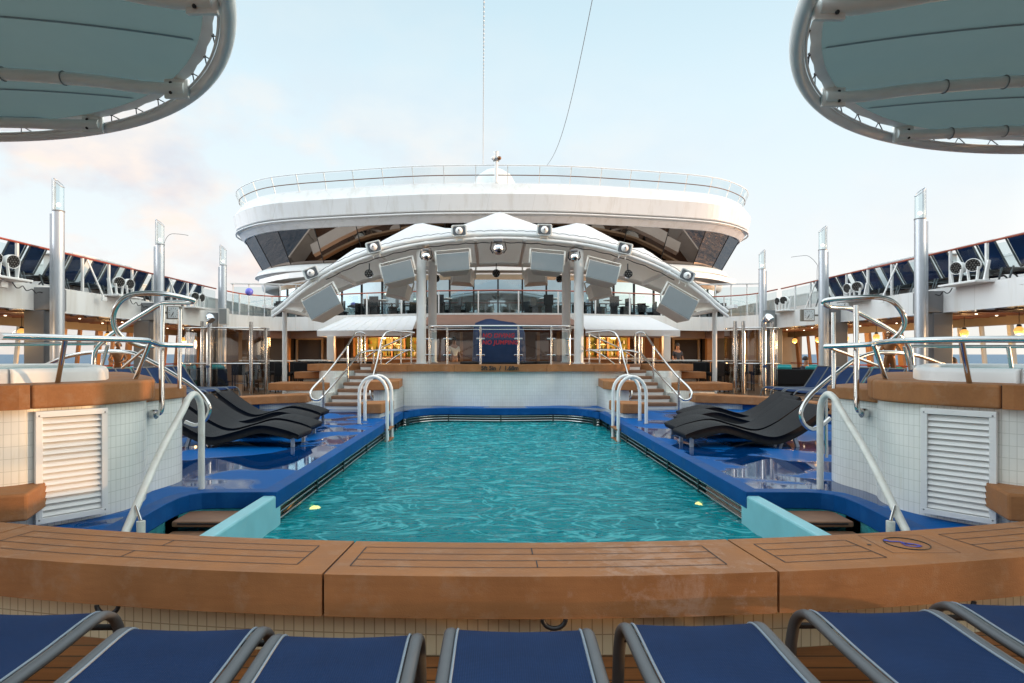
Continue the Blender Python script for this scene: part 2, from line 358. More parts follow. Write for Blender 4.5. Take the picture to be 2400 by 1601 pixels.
def plate_mat():
    m, nt, b = new_mat('white_hull_plates'); L = nt.links.new
    ge = N(nt, 'ShaderNodeNewGeometry'); sp = N(nt, 'ShaderNodeSeparateXYZ'); L(ge.outputs['Position'], sp.inputs[0])
    ad = N(nt, 'ShaderNodeMath', operation='ADD'); L(sp.outputs['X'], ad.inputs[0]); L(sp.outputs['Y'], ad.inputs[1])
    cb = N(nt, 'ShaderNodeCombineXYZ'); L(ad.outputs[0], cb.inputs['X']); L(sp.outputs['Z'], cb.inputs['Y'])
    br = N(nt, 'ShaderNodeTexBrick', offset=0.0, ins={'Color1': (0.78, 0.775, 0.765, 1), 'Color2': (0.75, 0.75, 0.745, 1), 'Mortar': (0.64, 0.63, 0.61, 1), 'Scale': 1.0, 'Mortar Size': 0.012, 'Mortar Smooth': 0.6, 'Brick Width': 2.35, 'Row Height': 4.0})
    L(cb.outputs[0], br.inputs['Vector'])
    mp = N(nt, 'ShaderNodeMapping', ins={'Scale': (2.2, 2.2, 0.22)}); L(ge.outputs['Position'], mp.inputs[0])
    nz = N(nt, 'ShaderNodeTexNoise', ins={'Scale': 1.0, 'Detail': 7.0, 'Roughness': 0.65}); L(mp.outputs[0], nz.inputs['Vector'])
    mr = N(nt, 'ShaderNodeMapRange', ins={'From Min': 0.5, 'From Max': 0.74, 'To Min': 0.0, 'To Max': 0.6}); L(nz.outputs['Fac'], mr.inputs['Value'])
    mx = N(nt, 'ShaderNodeMix', data_type='RGBA', ins={'B': (0.56, 0.52, 0.46, 1)}); L(mr.outputs[0], mx.inputs['Factor']); L(br.outputs['Color'], mx.inputs['A']); L(mx.outputs['Result'], b.inputs['Base Color'])
    nb = N(nt, 'ShaderNodeTexNoise', ins={'Scale': 0.9, 'Detail': 2.0}); L(ge.outputs['Position'], nb.inputs['Vector'])
    bp = N(nt, 'ShaderNodeBump', ins={'Strength': 0.25, 'Distance': 0.05}); L(nb.outputs['Fac'], bp.inputs['Height']); L(bp.outputs[0], b.inputs['Normal'])
    b.inputs['Roughness'].default_value = 0.4
    return m
M['plate'] = plate_mat()
M['white_rail'] = mat('cream_rail_paint', (0.72, 0.71, 0.66), 0.3, var=0.08, vs=9, stain=(0.5, 0.42, 0.3), stf=0.3, sts=6)
M['offwhite'] = mat('warm_grey_paint', (0.60, 0.59, 0.56), 0.45, var=0.05)
M['grey'] = mat('grey_panel', (0.20, 0.205, 0.215), 0.45, var=0.06)
M['greyblue'] = mat('dark_pier_paint', (0.13, 0.14, 0.155), 0.4, var=0.06)
M['steel'] = mat('polished_steel', (0.68, 0.67, 0.65), 0.13, 1.0, var=0.05, vs=6, rvar=0.05)
M['alu'] = mat('satin_aluminium', (0.50, 0.53, 0.57), 0.42, 0.6, var=0.05, vs=2)
M['frame'] = mat('grey_lounger_frame', (0.105, 0.112, 0.12), 0.45, 0.25, var=0.06, vs=12)
M['piping'] = mat('pale_piping', (0.22, 0.27, 0.32), 0.6, var=0.05)
M['black'] = mat('black_plastic', (0.012, 0.012, 0.014), 0.45, var=0.1)
M['rubber'] = mat('black_caulk', (0.012, 0.012, 0.016), 0.6, var=0)
M['wicker'] = mat('dark_woven_resin', (0.008, 0.0085, 0.011), 0.62, var=0.25, vs=60, bump=0.8, bs=120, spec=0.22)
M['canopyf'] = mat('pale_canopy_fabric', (0.27, 0.345, 0.34), 0.85, var=0.05, vs=0.7, bump=0.05, bs=30)
def translucent(m, col, f):
    nt = m.node_tree; b = nt.nodes['Principled BSDF']; out = nt.nodes['Material Output']
    tr = N(nt, 'ShaderNodeBsdfTranslucent', ins={'Color': tuple(col)+(1,)}); mx = N(nt, 'ShaderNodeMixShader', ins={0: f})
    nt.links.new(b.outputs[0], mx.inputs[1]); nt.links.new(tr.outputs[0], mx.inputs[2]); nt.links.new(mx.outputs[0], out.inputs[0])
translucent(M['canopyf'], (0.15, 0.215, 0.215), 0.30)
M['canopyseam'] = mat('fabric_seam', (0.19, 0.27, 0.30), 0.75, var=0.03)
M['canopytube'] = mat('canopy_steel_paint', (0.74, 0.76, 0.75), 0.35, var=0.05)
M['fabric'] = mat('white_membrane', (0.80, 0.80, 0.82), 0.7, var=0.03, vs=1.5); translucent(M['fabric'], (0.8, 0.8, 0.8), 0.25)
M['soffit'] = mat('translucent_soffit', (0.66, 0.64, 0.60), 0.7, var=0.03, vs=1.5); translucent(M['soffit'], (0.75, 0.72, 0.68), 0.45)
M['teal'] = mat('teal_cushion', (0.015, 0.28, 0.30), 0.8, var=0.1)
M['redwood'] = mat('varnished_red_rail', (0.30, 0.055, 0.022), 0.3, var=0.12, vs=4, coat=0.4)
M['wood'] = mat('honey_wood', (0.36, 0.165, 0.06), 0.45, var=0.16, vs=3)
M['darkwood'] = mat('brown_wood_panel', (0.15, 0.062, 0.03), 0.45, var=0.14, vs=2.5)
M['beige'] = mat('beige_wall', (0.42, 0.31, 0.21), 0.6, var=0.06)
M['dark'] = mat('dark_interior', (0.045, 0.032, 0.025), 0.5, var=0.1)
M['slat'] = mat('brown_slat_roof', (0.21, 0.095, 0.058), 0.5, var=0.12, vs=2)
M['coverblue'] = mat('navy_tarpaulin', (0.006, 0.024, 0.085), 0.6, var=0.15, vs=4, bump=0.5, bs=5)
M['red'] = mat('red_lettering', (0.36, 0.012, 0.016), 0.5, var=0)
M['ink'] = mat('black_lettering', (0.02, 0.018, 0.016), 0.6, var=0)
M['bluemark'] = mat('blue_symbol', (0.05, 0.06, 0.42), 0.5, var=0.1)
M['poolblue'] = mat('turquoise_basin_paint', (0.06, 0.46, 0.52), 0.4, var=0.12, vs=2.5, stain=(0.28, 0.52, 0.50), stf=0.4, sts=2)
M['aqua'] = mat('pale_aqua_paint', (0.27, 0.60, 0.66), 0.4, var=0.08, vs=2.5, stain=(0.42, 0.62, 0.62), stf=0.4, sts=2)
M['coaming'] = mat('blue_coaming_paint', (0.002, 0.070, 0.25), 0.5, var=0.18, vs=3, rvar=0.12, stain=(0.02, 0.13, 0.33), stf=0.4, sts=3, spec=0.15)
M['gutter'] = mat('dark_green_gutter', (0.012, 0.028, 0.026), 0.35, var=0.3, vs=8)
M['grille'] = mat('grey_speaker_mesh', (0.20, 0.225, 0.235), 0.6, var=0.04, bump=0.3, bs=300)
M['cabinet'] = mat('white_speaker_cabinet', (0.62, 0.61, 0.57), 0.5, var=0.05)
M['horn'] = mat('pale_horn_plastic', (0.62, 0.65, 0.64), 0.4, var=0.04)
M['lens'] = mat('dark_lens', (0.006, 0.006, 0.008), 0.25, var=0, spec=0.3)
M['greybrown'] = mat('grey_brown_trim', (0.20, 0.15, 0.115), 0.45, var=0.08)
M['led'] = mat('led_bulb', (0.10, 0.095, 0.085), 0.3, 0.0, var=0)
M['chrome'] = mat('chrome', (0.75, 0.77, 0.8), 0.06, 1.0, var=0)
M['skin'] = mat('skin', (0.38, 0.19, 0.12), 0.55, var=0.05)
M['hair'] = mat('dark_hair', (0.02, 0.013, 0.01), 0.6, var=0.1)
M['shirt'] = mat('dark_shirt', (0.03, 0.035, 0.05), 0.8, var=0.1)
M['shirtw'] = mat('white_shirt', (0.7, 0.7, 0.68), 0.8, var=0.05)
M['bronze'] = mat('bronze', (0.18, 0.085, 0.04), 0.35, 0.7, var=0.2, vs=6)
M['clockface'] = mat('clock_face', (0.82, 0.85, 0.85), 0.4, var=0.02)
M['clockbox'] = mat('beige_clock_case', (0.22, 0.20, 0.17), 0.5, var=0.03)
M['globe'] = mat('lit_amber_globe', (0.8, 0.5, 0.15), 0.4, var=0, emis=(1.0, 0.50, 0.12), es=0.62)
M['bulb'] = mat('lit_bulb', (0.9, 0.8, 0.6), 0.4, var=0, emis=(1.0, 0.84, 0.6), es=5.0)
M['poollight'] = mat('underwater_lamp', (0.9, 0.9, 0.6), 0.4, var=0, emis=(1.0, 0.36, 0.09), es=13.0)
M['shelf'] = mat('lit_lime_shelf', (0.26, 0.22, 0.035), 0.5, var=0.3, vs=5, emis=(0.42, 0.36, 0.03), es=0.13)
M['bottle'] = mat('dark_bottle', (0.03, 0.02, 0.012), 0.1, var=0)
M['bottlelight'] = mat('amber_bottle', (0.4, 0.16, 0.04), 0.12, var=0)
M['glass'] = glass_mat('clear_glass', (0.86, 0.92, 0.93), 0.03)
M['smoked'] = glass_mat('smoked_glass', (0.50, 0.48, 0.46), 0.09)
M['railglass'] = glass_mat('rail_glass', (0.88, 0.93, 0.94), 0.03, ior=1.13)
M['houseglass'] = mat('blue_mirror_window', (0.30, 0.38, 0.42), 0.03, 1.0, var=0.05)
M['sling'] = None
def sling_mat():
    m, nt, b = new_mat('blue_mesh_sling'); L = nt.links.new
    tc = N(nt, 'ShaderNodeTexCoord')
    wv = N(nt, 'ShaderNodeTexWave', bands_direction='X', ins={'Scale': 38.0}); L(tc.outputs['Object'], wv.inputs[0])
    wy = N(nt, 'ShaderNodeTexWave', bands_direction='Y', ins={'Scale': 38.0}); L(tc.outputs['Object'], wy.inputs[0])
    ml = N(nt, 'ShaderNodeMath', operation='MULTIPLY'); L(wv.outputs['Fac'], ml.inputs[0]); L(wy.outputs['Fac'], ml.inputs[1])
    nz = N(nt, 'ShaderNodeTexNoise', ins={'Scale': 3.5, 'Detail': 4.0}); L(tc.outputs['Object'], nz.inputs['Vector'])
    ad = N(nt, 'ShaderNodeMath', operation='MULTIPLY_ADD', ins={1: 0.6}); L(ml.outputs[0], ad.inputs[0]); L(nz.outputs['Fac'], ad.inputs[2])
    mx = N(nt, 'ShaderNodeMix', data_type='RGBA', ins={'A': (0.001, 0.008, 0.032, 1), 'B': (0.005, 0.030, 0.105, 1)}); L(ad.outputs[0], mx.inputs['Factor'])
    L(mx.outputs['Result'], b.inputs['Base Color']); b.inputs['Roughness'].default_value = 0.7; b.inputs['Specular IOR Level'].default_value = 0.2
    bp = N(nt, 'ShaderNodeBump', ins={'Strength': 0.4, 'Distance': 0.002}); L(ml.outputs[0], bp.inputs['Height']); L(bp.outputs[0], b.inputs['Normal'])
    return m
M['sling'] = sling_mat()
M['teak'] = plank_mat('teak_planks', (0.34, 0.125, 0.035), (0.02, 0.014, 0.01), rh=0.11)
M['deckteak'] = plank_mat('dark_upper_teak', (0.105, 0.046, 0.022), (0.02, 0.012, 0.008), along='Y')
M['teak2'] = plank_mat('weathered_teak', (0.24, 0.13, 0.065), (0.03, 0.02, 0.015), along='Y')
def bluedeck():
    m, nt, b = new_mat('wet_blue_deck'); L = nt.links.new
    ge = N(nt, 'ShaderNodeNewGeometry')
    nz = N(nt, 'ShaderNodeTexNoise', ins={'Scale': 0.75, 'Detail': 3.0, 'Roughness': 0.45, 'Distortion': 0.6}); L(ge.outputs['Position'], nz.inputs['Vector'])
    cr = N(nt, 'ShaderNodeValToRGB'); L(nz.outputs['Fac'], cr.inputs[0]); cr.color_ramp.elements[0].position = 0.47; cr.color_ramp.elements[1].position = 0.515
    mx = N(nt, 'ShaderNodeMix', data_type='RGBA', ins={'A': (0.0, 0.095, 0.33, 1), 'B': (0.0, 0.034, 0.14, 1)}); L(cr.outputs[0], mx.inputs['Factor']); L(mx.outputs['Result'], b.inputs['Base Color'])
    sm = N(nt, 'ShaderNodeMapRange', ins={'To Min': 0.05, 'To Max': 0.5}); L(cr.outputs[0], sm.inputs['Value']); L(sm.outputs[0], b.inputs['Specular IOR Level'])
    mr = N(nt, 'ShaderNodeMapRange', ins={'To Min': 0.42, 'To Max': 0.035}); L(cr.outputs[0], mr.inputs['Value']); L(mr.outputs[0], b.inputs['Roughness'])
    nb = N(nt, 'ShaderNodeTexNoise', ins={'Scale': 90.0, 'Detail': 3.0}); L(ge.outputs['Position'], nb.inputs['Vector'])
    inv = N(nt, 'ShaderNodeMath', operation='SUBTRACT', ins={0: 1.0}); L(cr.outputs[0], inv.inputs[1])
    bp = N(nt, 'ShaderNodeBump', ins={'Distance': 0.002}); L(inv.outputs[0], bp.inputs['Strength']); L(nb.outputs['Fac'], bp.inputs['Height']); L(bp.outputs[0], b.inputs['Normal'])
    return m
M['bluedeck'] = bluedeck()
def water_mat(name, col, deep, mixf, bscale, bstr, rough=0.02):
    m, nt, b = new_mat(name); L = nt.links.new; out = nt.nodes['Material Output']
    ge = N(nt, 'ShaderNodeNewGeometry'); mp = N(nt, 'ShaderNodeMapping', ins={'Scale': (0.75, 1.25, 1.0)}); L(ge.outputs['Position'], mp.inputs[0])
    n1 = N(nt, 'ShaderNodeTexNoise', ins={'Scale': bscale, 'Detail': 3.0, 'Distortion': 1.2}); L(mp.outputs[0], n1.inputs['Vector'])
    n2 = N(nt, 'ShaderNodeTexNoise', ins={'Scale': bscale*3.1, 'Detail': 2.0, 'Distortion': 0.8}); L(mp.outputs[0], n2.inputs['Vector'])
    ad = N(nt, 'ShaderNodeMath', operation='MULTIPLY_ADD', ins={1: 0.35}); L(n2.outputs['Fac'], ad.inputs[0]); L(n1.outputs['Fac'], ad.inputs[2])
    bp = N(nt, 'ShaderNodeBump', ins={'Strength': bstr, 'Distance': 0.1}); L(ad.outputs[0], bp.inputs['Height'])
    b.inputs['Roughness'].default_value = rough; b.inputs['IOR'].default_value = 1.33; b.inputs['Specular IOR Level'].default_value = 0.16
    L(bp.outputs[0], b.inputs['Normal'])
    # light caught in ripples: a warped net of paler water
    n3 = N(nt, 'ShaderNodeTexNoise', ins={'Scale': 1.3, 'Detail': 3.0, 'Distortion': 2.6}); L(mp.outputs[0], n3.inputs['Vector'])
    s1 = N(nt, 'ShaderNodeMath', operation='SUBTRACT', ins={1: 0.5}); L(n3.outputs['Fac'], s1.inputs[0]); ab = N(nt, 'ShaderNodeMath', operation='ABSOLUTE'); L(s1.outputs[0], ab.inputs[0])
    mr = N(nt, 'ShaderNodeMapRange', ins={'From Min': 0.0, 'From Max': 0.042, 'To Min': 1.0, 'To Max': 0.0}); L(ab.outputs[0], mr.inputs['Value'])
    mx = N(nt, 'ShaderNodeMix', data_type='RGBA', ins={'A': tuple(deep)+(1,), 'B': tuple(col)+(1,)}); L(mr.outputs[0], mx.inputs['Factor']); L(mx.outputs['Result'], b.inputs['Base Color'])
    tr = N(nt, 'ShaderNodeBsdfTransparent', ins={'Color': (0.35, 0.85, 0.88, 1)}); ms = N(nt, 'ShaderNodeMixShader', ins={0: mixf}); L(b.outputs[0], ms.inputs[1]); L(tr.outputs[0], ms.inputs[2]); L(ms.outputs[0], out.inputs[0])
    return m
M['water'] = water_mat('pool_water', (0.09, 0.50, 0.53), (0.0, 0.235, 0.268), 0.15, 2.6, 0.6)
M['spawater'] = water_mat('spa_water', (0.3, 0.6, 0.62), (0.18, 0.5, 0.52), 0.2, 9.0, 0.4)
def sea_mat():
    m, nt, b = new_mat('sea_water'); L = nt.links.new
    b.inputs['Base Color'].default_value = (0.05, 0.11, 0.19, 1); b.inputs['Roughness'].default_value = 0.45
    ge = N(nt, 'ShaderNodeNewGeometry'); nz = N(nt, 'ShaderNodeTexNoise', ins={'Scale': 0.06, 'Detail': 8.0, 'Roughness': 0.7}); L(ge.outputs['Position'], nz.inputs['Vector'])
    bp = N(nt, 'ShaderNodeBump', ins={'Strength': 1.0, 'Distance': 3.0}); L(nz.outputs['Fac'], bp.inputs['Height']); L(bp.outputs[0], b.inputs['Normal'])
    return m
M['sea'] = sea_mat()
# ================================================================== STRUCTURE
# ---- sea
MB().add([V(-25000, -8000, -16), V(25000, -8000, -16), V(25000, 40000, -16), V(-25000, 40000, -16)], [(0, 1, 2, 3)]).build('sea', M['sea'], kind='structure')
# ---- pool outline (counter-clockwise), z = 0 is the deck
def both(pts): return pts
half = [(2.46, 6.47), (2.46, 14.6), (2.40, 15.4), (2.2, 16.0), (1.85, 16.4), (1.4, 16.55), (0.7, 16.45), (0, 16.4)]
pool = [V(x, y, 0) for x, y in half]; pool = pool+[mir(p) for p in pool[-2::-1]]      # right corner round the far end to the left corner
pool_far = smooth([pool[0]]+pool[1:-1]+[pool[-1]], 4)
def byarc(x, rr): return 14.78-math.sqrt(rr*rr-(x+0.10)**2)
wellR = [V(3.10, byarc(3.10, 11.62), 0), V(3.19, 4.3, 0), V(3.25, 5.1, 0), V(3.31, 5.6, 0), V(3.345, 5.95, 0), V(3.345, 6.2, 0), V(3.31, 6.34, 0), V(3.22, 6.43, 0), V(3.08, 6.46, 0), V(2.46, 6.47, 0)]
hole = [p.xy for p in wellR]+[p.xy for p in pool_far[1:]]+[mir(p).xy for p in wellR[-2:0:-1]]      # ccw
hole += [Vector((x, byarc(x, 11.62))) for x in (-3.10, -2.3, -1.5, -0.75, 0, 0.75, 1.5, 2.3)]
blue_out = [(-7.6, 6.4)]+[(-0.1+11.70*math.sin(R(q)), 14.78-11.70*math.cos(R(q))) for q in range(-34, 35, 2)]+[(7.6, 6.4), (7.6, 17.0), (6.6, 18.3), (-6.6, 18.3), (-7.6, 17.0)]
void_pts = [(-11.2, 24.8), (-10.95, 26.9), (-9.5, 28.0), (-7.6, 27.2), (-6.0, 26.5), (-3.0, 25.5), (0, 25.1)]
vs_ = smooth([V(x, y, 0) for x, y in void_pts], 5); vs_ = vs_+[mir(p) for p in vs_[-2::-1]]
deck_out = [(-14.4, -14), (14.4, -14), (14.4, 48), (-14.4, 48)]
MB().sheet(deck_out, [blue_out[:]], 0.0).build('teak_deck', M['teak'], kind='structure')
MB().sheet(blue_out, [hole], 0.0).build('pool_deck', M['bluedeck'], kind='structure')
hull = MB(); hull.prism(deck_out, -15.5, -2.2); hull.build('hull', M['white'], kind='structure')
# ---- pool basin and water
basin = MB(); basin.ribbon([*hole, hole[0]], -1.9, -0.40, flip=True); basin.sheet(hole, [], -1.9)
basin.build('pool_basin', M['poolblue'], kind='structure')
gut = offset_poly(hole, 0.14)
MB().ribbon(gut[len(wellR):len(wellR)+len(pool_far)-1], -0.42, -0.15, flip=True).sheet(gut, [hole], -0.40).build('pool_gutter', M['gutter'], kind='structure')
def grid_water(poly, z, step, amp, name):
    xs = [p[0] for p in poly]; ys = [p[1] for p in poly]
    def inside(x, y):
        c = False; j = len(poly)-1
        for i in range(len(poly)):
            if (poly[i][1] > y) != (poly[j][1] > y) and x < (poly[j][0]-poly[i][0])*(y-poly[i][1])/(poly[j][1]-poly[i][1])+poly[i][0]: c = not c
            j = i
        return c
    nx = int((max(xs)-min(xs))/step)+1; ny = int((max(ys)-min(ys))/step)+1; mb = MB(); idx = {}; vs = []; fs = []
    for j in range(ny+1):
        for i in range(nx+1):
            x = min(xs)+i*step; y = min(ys)+j*step; q = V(x*1.5, y*2.6, 3.1)
            h = noise.noise(q)*0.5+noise.noise(q*2.3)*0.28+noise.noise(q*5.1)*0.14
            idx[i, j] = len(vs); vs.append(V(x, y, z+h*amp))
    for j in range(ny):
        for i in range(nx):
            if inside(min(xs)+(i+.5)*step, min(ys)+(j+.5)*step): fs.append((idx[i, j], idx[i+1, j], idx[i+1, j+1], idx[i, j+1]))
    mb.add(vs, fs, 0, True); return mb.build(name, M['water'], kind='structure')
for s in (-1, 1):
    wq = [p.xy for p in wellR[:-1]]+[Vector((2.60, 6.47))]; wq = [Vector((p.x+0.0, p.y)) for p in wq]
    wq = [Vector((s*p.x, p.y)) for p in wq]; MB().ribbon(wq, -1.9, -0.16, flip=(s > 0)).ribbon(wq, -1.9, -0.16, flip=(s < 0)).build('well_wall', M['poolblue'], kind='structure')
wpoly = offset_poly(hole, 0.13)
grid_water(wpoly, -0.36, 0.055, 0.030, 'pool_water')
# ---- coaming: blue lip round the pool
cin = hole; cout = offset_poly(hole, 0.24)
co = MB(); n = len(cin)
rows = []
for d, z in ((0.0, -0.165), (-0.008, -0.155), (-0.008, 0.006), (0.002, 0.011), (0.15, 0.011), (0.16, 0.003)):
    pp = offset_poly(hole, d); rows.append([V(p.x, p.y, z) for p in pp])
co.loft(rows, closed=True, flip=True, smooth=False)
un = offset_poly(hole, 0.15); co.loft([[V(p.x, p.y, -0.166) for p in un], rows[0]], closed=True, flip=True)
co.build('pool_coaming', M['coaming'], kind='structure')
# ---- gutter grab rails: a thing along each run of the gutter
def grab(path, name_label):
    t = thing('gutter_rail', name_label, 'grab rail', path[0], 'steel rails along the pool gutter')
    for z, rr in ((-0.195, 0.015), (-0.258, 0.013), (-0.325, 0.017)):
        MB().sphere((path[0] if abs(path[0].y-6.5) < .1 else path[-1])+V(0, 0, z), rr*1.5, 8).build('end_cap', M['white'], t)
        MB().tube([V(p.x, p.y, z) for p in path], rr, 6).build('rail', M['steel'], t)
    L = 0; last = -9
    for i in range(len(path)):
        if i: L += (path[i]-path[i-1]).length
        if L-last > 1.3 or i == len(path)-1:
            last = L; MB().box((path[i].x, path[i].y, -0.27), (0.035, 0.035, 0.17)).build('bracket', M['gutter'], t)
rp = [V(p.x, p.y, 0) for p in offset_poly(hole, 0.045)]
k0 = len(wellR)-1; kf = k0+len(pool_far)-1
run = rp[k0+1:kf]
def dense(path, step=0.4):
    out = [path[0]]
    for a, b in zip(path, path[1:]):
        m = max(1, int((b-a).length/step))
        for k in range(1, m+1): out.append(a.lerp(b, k/m))
    return out
ia = next(i for i, p in enumerate(run) if p.y > 14.5); ib = len(run)-1-next(i for i, p in enumerate(run[::-1]) if p.y > 14.5)
grab(dense([V(2.50, 6.50, 0)]+run[:ia+1]), 'steel gutter rails along the right side of the pool')
grab(dense(run[ia:ib+1]), 'steel gutter rails curving round the far end of the pool')
grab(dense(run[ib:]+[V(-2.50, 6.50, 0)]), 'steel gutter rails along the left side of the pool')
# ---- entry wells with partition wall and treads
for s in (-1, 1):
    nm = SIDE[s]
    t = thing('partition_wall', f'low turquoise wall between the pool and the {nm} entry steps', 'wall', (s*2.53, 4.8, -1.9), 'walls beside the pool steps')
    MB().prism([(s*2.46, 3.35), (s*2.60, 3.35), (s*2.60, 6.62), (s*2.46, 6.62)], -1.88, -0.03).build('wall', M['aqua'], t, bevel=0.02)
    st = thing('pool_steps', f'tan treads going down into the {nm} entry of the pool', 'steps', (s*2.9, 6, -1.9), 'entry steps of the pool')
    for k in range(4):
        y0 = 6.40-k*0.40; z = (-0.17, -0.265, -0.45, -0.65)[k]
        MB().prism([(s*2.62, y0-0.42), (s*(3.24+0.02*(3-k)), y0-0.42), (s*(3.26+0.02*(3-k)), y0), (s*2.62, y0)], z-0.055, z).build('tread', M['tan_dark'], st, bevel=0.012)
        MB().box((s*2.93, y0-0.425, z-0.02), (0.62, 0.012, 0.012)).build('edge_strip', M['rubber'], st)
        MB().prism([(s*2.62, y0-0.06), (s*3.2, y0-0.06), (s*3.2, y0), (s*2.62, y0)], -1.88, z-0.056).build('riser', M['poolblue'], st)
# underwater lamps
for s, px, py in ((-1, 735, 1187), (1, 1645, 1178)):
    p = G(px, py, -0.45)
    t = thing('pool_lamp', f'lit underwater lamp on the {SIDE[s]} side of the pool', 'lamp', (p.x, p.y, -0.47), 'underwater lamps')
    MB().lathe([(0.001, 0.02), (0.075, 0.015), (0.085, 0.0)], p+V(0, 0, -0.02), 18).build('lens', M['poollight'], t)
    MB().lathe([(0.11, 0.02), (0.14, 0.015), (0.14, -0.02)], p+V(0, 0, -0.03), 18).build('bezel', M['steel'], t)
# ---- coping built in segments with dark joints
def arc_pt(c, r, a): return V(c[0]+r*math.sin(a), c[1]-r*math.cos(a), 0)
def coping(parent, outer, inner, z0, z1, cuts, m='tan', gap=0.006, bevel=0.02, closed=False):
    """outer / inner: matching point lists; cuts: indices where joints fall"""
    n = len(outer); cuts = [0]+list(cuts)+[n-1]
    for a, b in zip(cuts, cuts[1:]):
        o = [Vector(p[:2]) for p in outer[a:b+1]]; i = [Vector(p[:2]) for p in inner[a:b+1]]
        def trim(L):
            d0 = (L[1]-L[0]).normalized()*gap if a > 0 else Vector((0, 0)); d1 = (L[-2]-L[-1]).normalized()*gap if b < n-1 else Vector((0, 0))
            return [L[0]+d0]+L[1:-1]+[L[-1]+d1]
        o = trim(o); i = trim(i)
        MB().prism(o+i[::-1], z0, z1, smooth=False).build('coping', M[m], parent, bevel=bevel, seg=3)
    core_o = [Vector(p[:2])*1 for p in outer]; core_i = [Vector(p[:2])*1 for p in inner]
    c1 = [o.lerp(i, 0.06) for o, i in zip(core_o, core_i)]; c2 = [o.lerp(i, 0.94) for o, i in zip(core_o, core_i)]
    MB().prism(c1+c2[::-1], z0+0.012, z1-0.008).build('joint', M['rubber'], parent)
# ---- foreground bench
BC = (-0.10, 14.78)
bench = thing('curved_bench', 'long curved tan bench across the foreground with black inlaid plank lines', 'bench', (-0.1, 2.9, 0))
A0, A1 = R(-34), R(34); NA = 136
angs = [lerp(A0, A1, k/NA) for k in range(NA+1)]
fo = [arc_pt(BC, 12.0, a) for a in angs]; fi = [arc_pt(BC, 11.5, a) for a in angs]
def ci(deg): return round((R(deg)-A0)/(A1-A0)*NA)
# snap the joints
cutdeg = [-24, -14.1, -4.1, 5.87, 15.9, 25]
for d in cutdeg:
    k = ci(d); fo[k] = arc_pt(BC, 12.0, R(d)); fi[k] = arc_pt(BC, 11.5, R(d))
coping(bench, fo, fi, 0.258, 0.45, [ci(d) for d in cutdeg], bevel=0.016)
wo = [arc_pt(BC, 11.81, a) for a in angs]; wi = [arc_pt(BC, 11.56, a) for a in angs]
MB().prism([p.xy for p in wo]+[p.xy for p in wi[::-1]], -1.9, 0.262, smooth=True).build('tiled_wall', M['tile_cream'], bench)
inl = MB()
def inarc(r, d0, d1, w=0.005, z=0.4525):
    k = max(2, int(abs(d1-d0)/0.5)); a = [R(lerp(d0, d1, i/k)) for i in range(k+1)]
    inl.loft([[arc_pt(BC, r-w/2, q)+V(0, 0, z) for q in a], [arc_pt(BC, r+w/2, q)+V(0, 0, z) for q in a]], smooth=False)
def inrad(d, r0, r1, w=0.006, z=0.4525):
    a, b = arc_pt(BC, r0, R(d)), arc_pt(BC, r1, R(d)); t = (b-a).normalized(); q = V(-t.y, t.x, 0)*w/2; zz = V(0, 0, z)
    inl.add([a-q+zz, b-q+zz, b+q+zz, a+q+zz], [(0, 1, 2, 3)])
RR = (11.60, 11.695, 11.79, 11.886)
def panel(d0, d1, butts):
    global inl
    inl = MB()
    for r in RR: inarc(r, d0, d1)
    inrad(d0, RR[0], RR[3]); inrad(d1, RR[0], RR[3])
    for d, k in butts: inrad(d, RR[k], RR[k+1])
    inl.build('plank_inlay', M['rubber'], bench)
panel(-23.4, -14.75, [(-18, 0), (-19, 2)]); panel(-13.35, -4.9, [(-8.9, 0), (-9.3, 2)]); panel(-3.66, 4.95, [(0.55, 0), (0.6, 2)])
panel(6.36, 8.95, []); panel(11.85, 15.1, []); panel(16.7, 24.2, [(20, 0), (21, 2)])

wc = arc_pt(BC, 11.71, R(10.3))+V(0, 0, 0.4535)
sq = MB()
for a, b in (((-.17, -.15), (.17, -.15)), ((.17, -.15), (.17, .15)), ((.17, .15), (-.17, .15)), ((-.17, .15), (-.17, -.15))):
    sq.bar(wc+V(*a, 0), wc+V(*b, 0), 0.003, 0.001)
sq.build('hatch_outline', M['tan_dark'], bench)
MB().tube([wc+V(0.105*math.cos(t), 0.105*math.sin(t), -0.001) for t in [2*math.pi*k/28 for k in range(28)]], 0.003, 4, closed=True).build('sign_ring', M['ink'], bench)
wh = MB()
def stroke(pts, w=0.014):
    for a, b in zip(pts, pts[1:]): wh.bar(wc+V(*a, 0.0005), wc+V(*b, 0.0005), w, 0.001)
stroke([(-.075, .035), (-.02, .03), (0, -.01), (.03, -.012), (.045, -.05)])
stroke([(-.03, .0), (.018, -.0)], .01)
stroke([(0.012+.038*math.cos(R(a)), -.025+.034*math.sin(R(a))) for a in range(130, 345, 18)], .009)
wh.lathe([(0.001, .001), (.014, .001)], wc+V(-.078, .05, 0), 12); wh.build('wheelchair_symbol', M['bluemark'], bench)
MB().lathe([(0.001, .0), (.011, .0)], wc+V(-.21, -.02, -0.0005), 10).build('bolt', M['rubber'], bench)
for px, py, lab in ((253, 1412, 'leftmost'), (1290, 1437, 'middle'), (2278, 1383, 'rightmost')):
    a = math.atan2(P(px, py, 2.95).x+0.1, 11.86); c = arc_pt(BC, 11.985, a)+V(0, 0, 0.262)
    ring = MB().tube([c+V(0.052*math.cos(t), -0.01, -0.004-0.052*abs(math.sin(t))*0.85) for t in [math.pi*k/14 for k in range(15)]], 0.011, 8).build('tie_ring', M['black'])
    tag(ring, f'{lab} of the three black half rings hanging under the front edge of the curved bench', 'ring', 'tie rings under the bench')
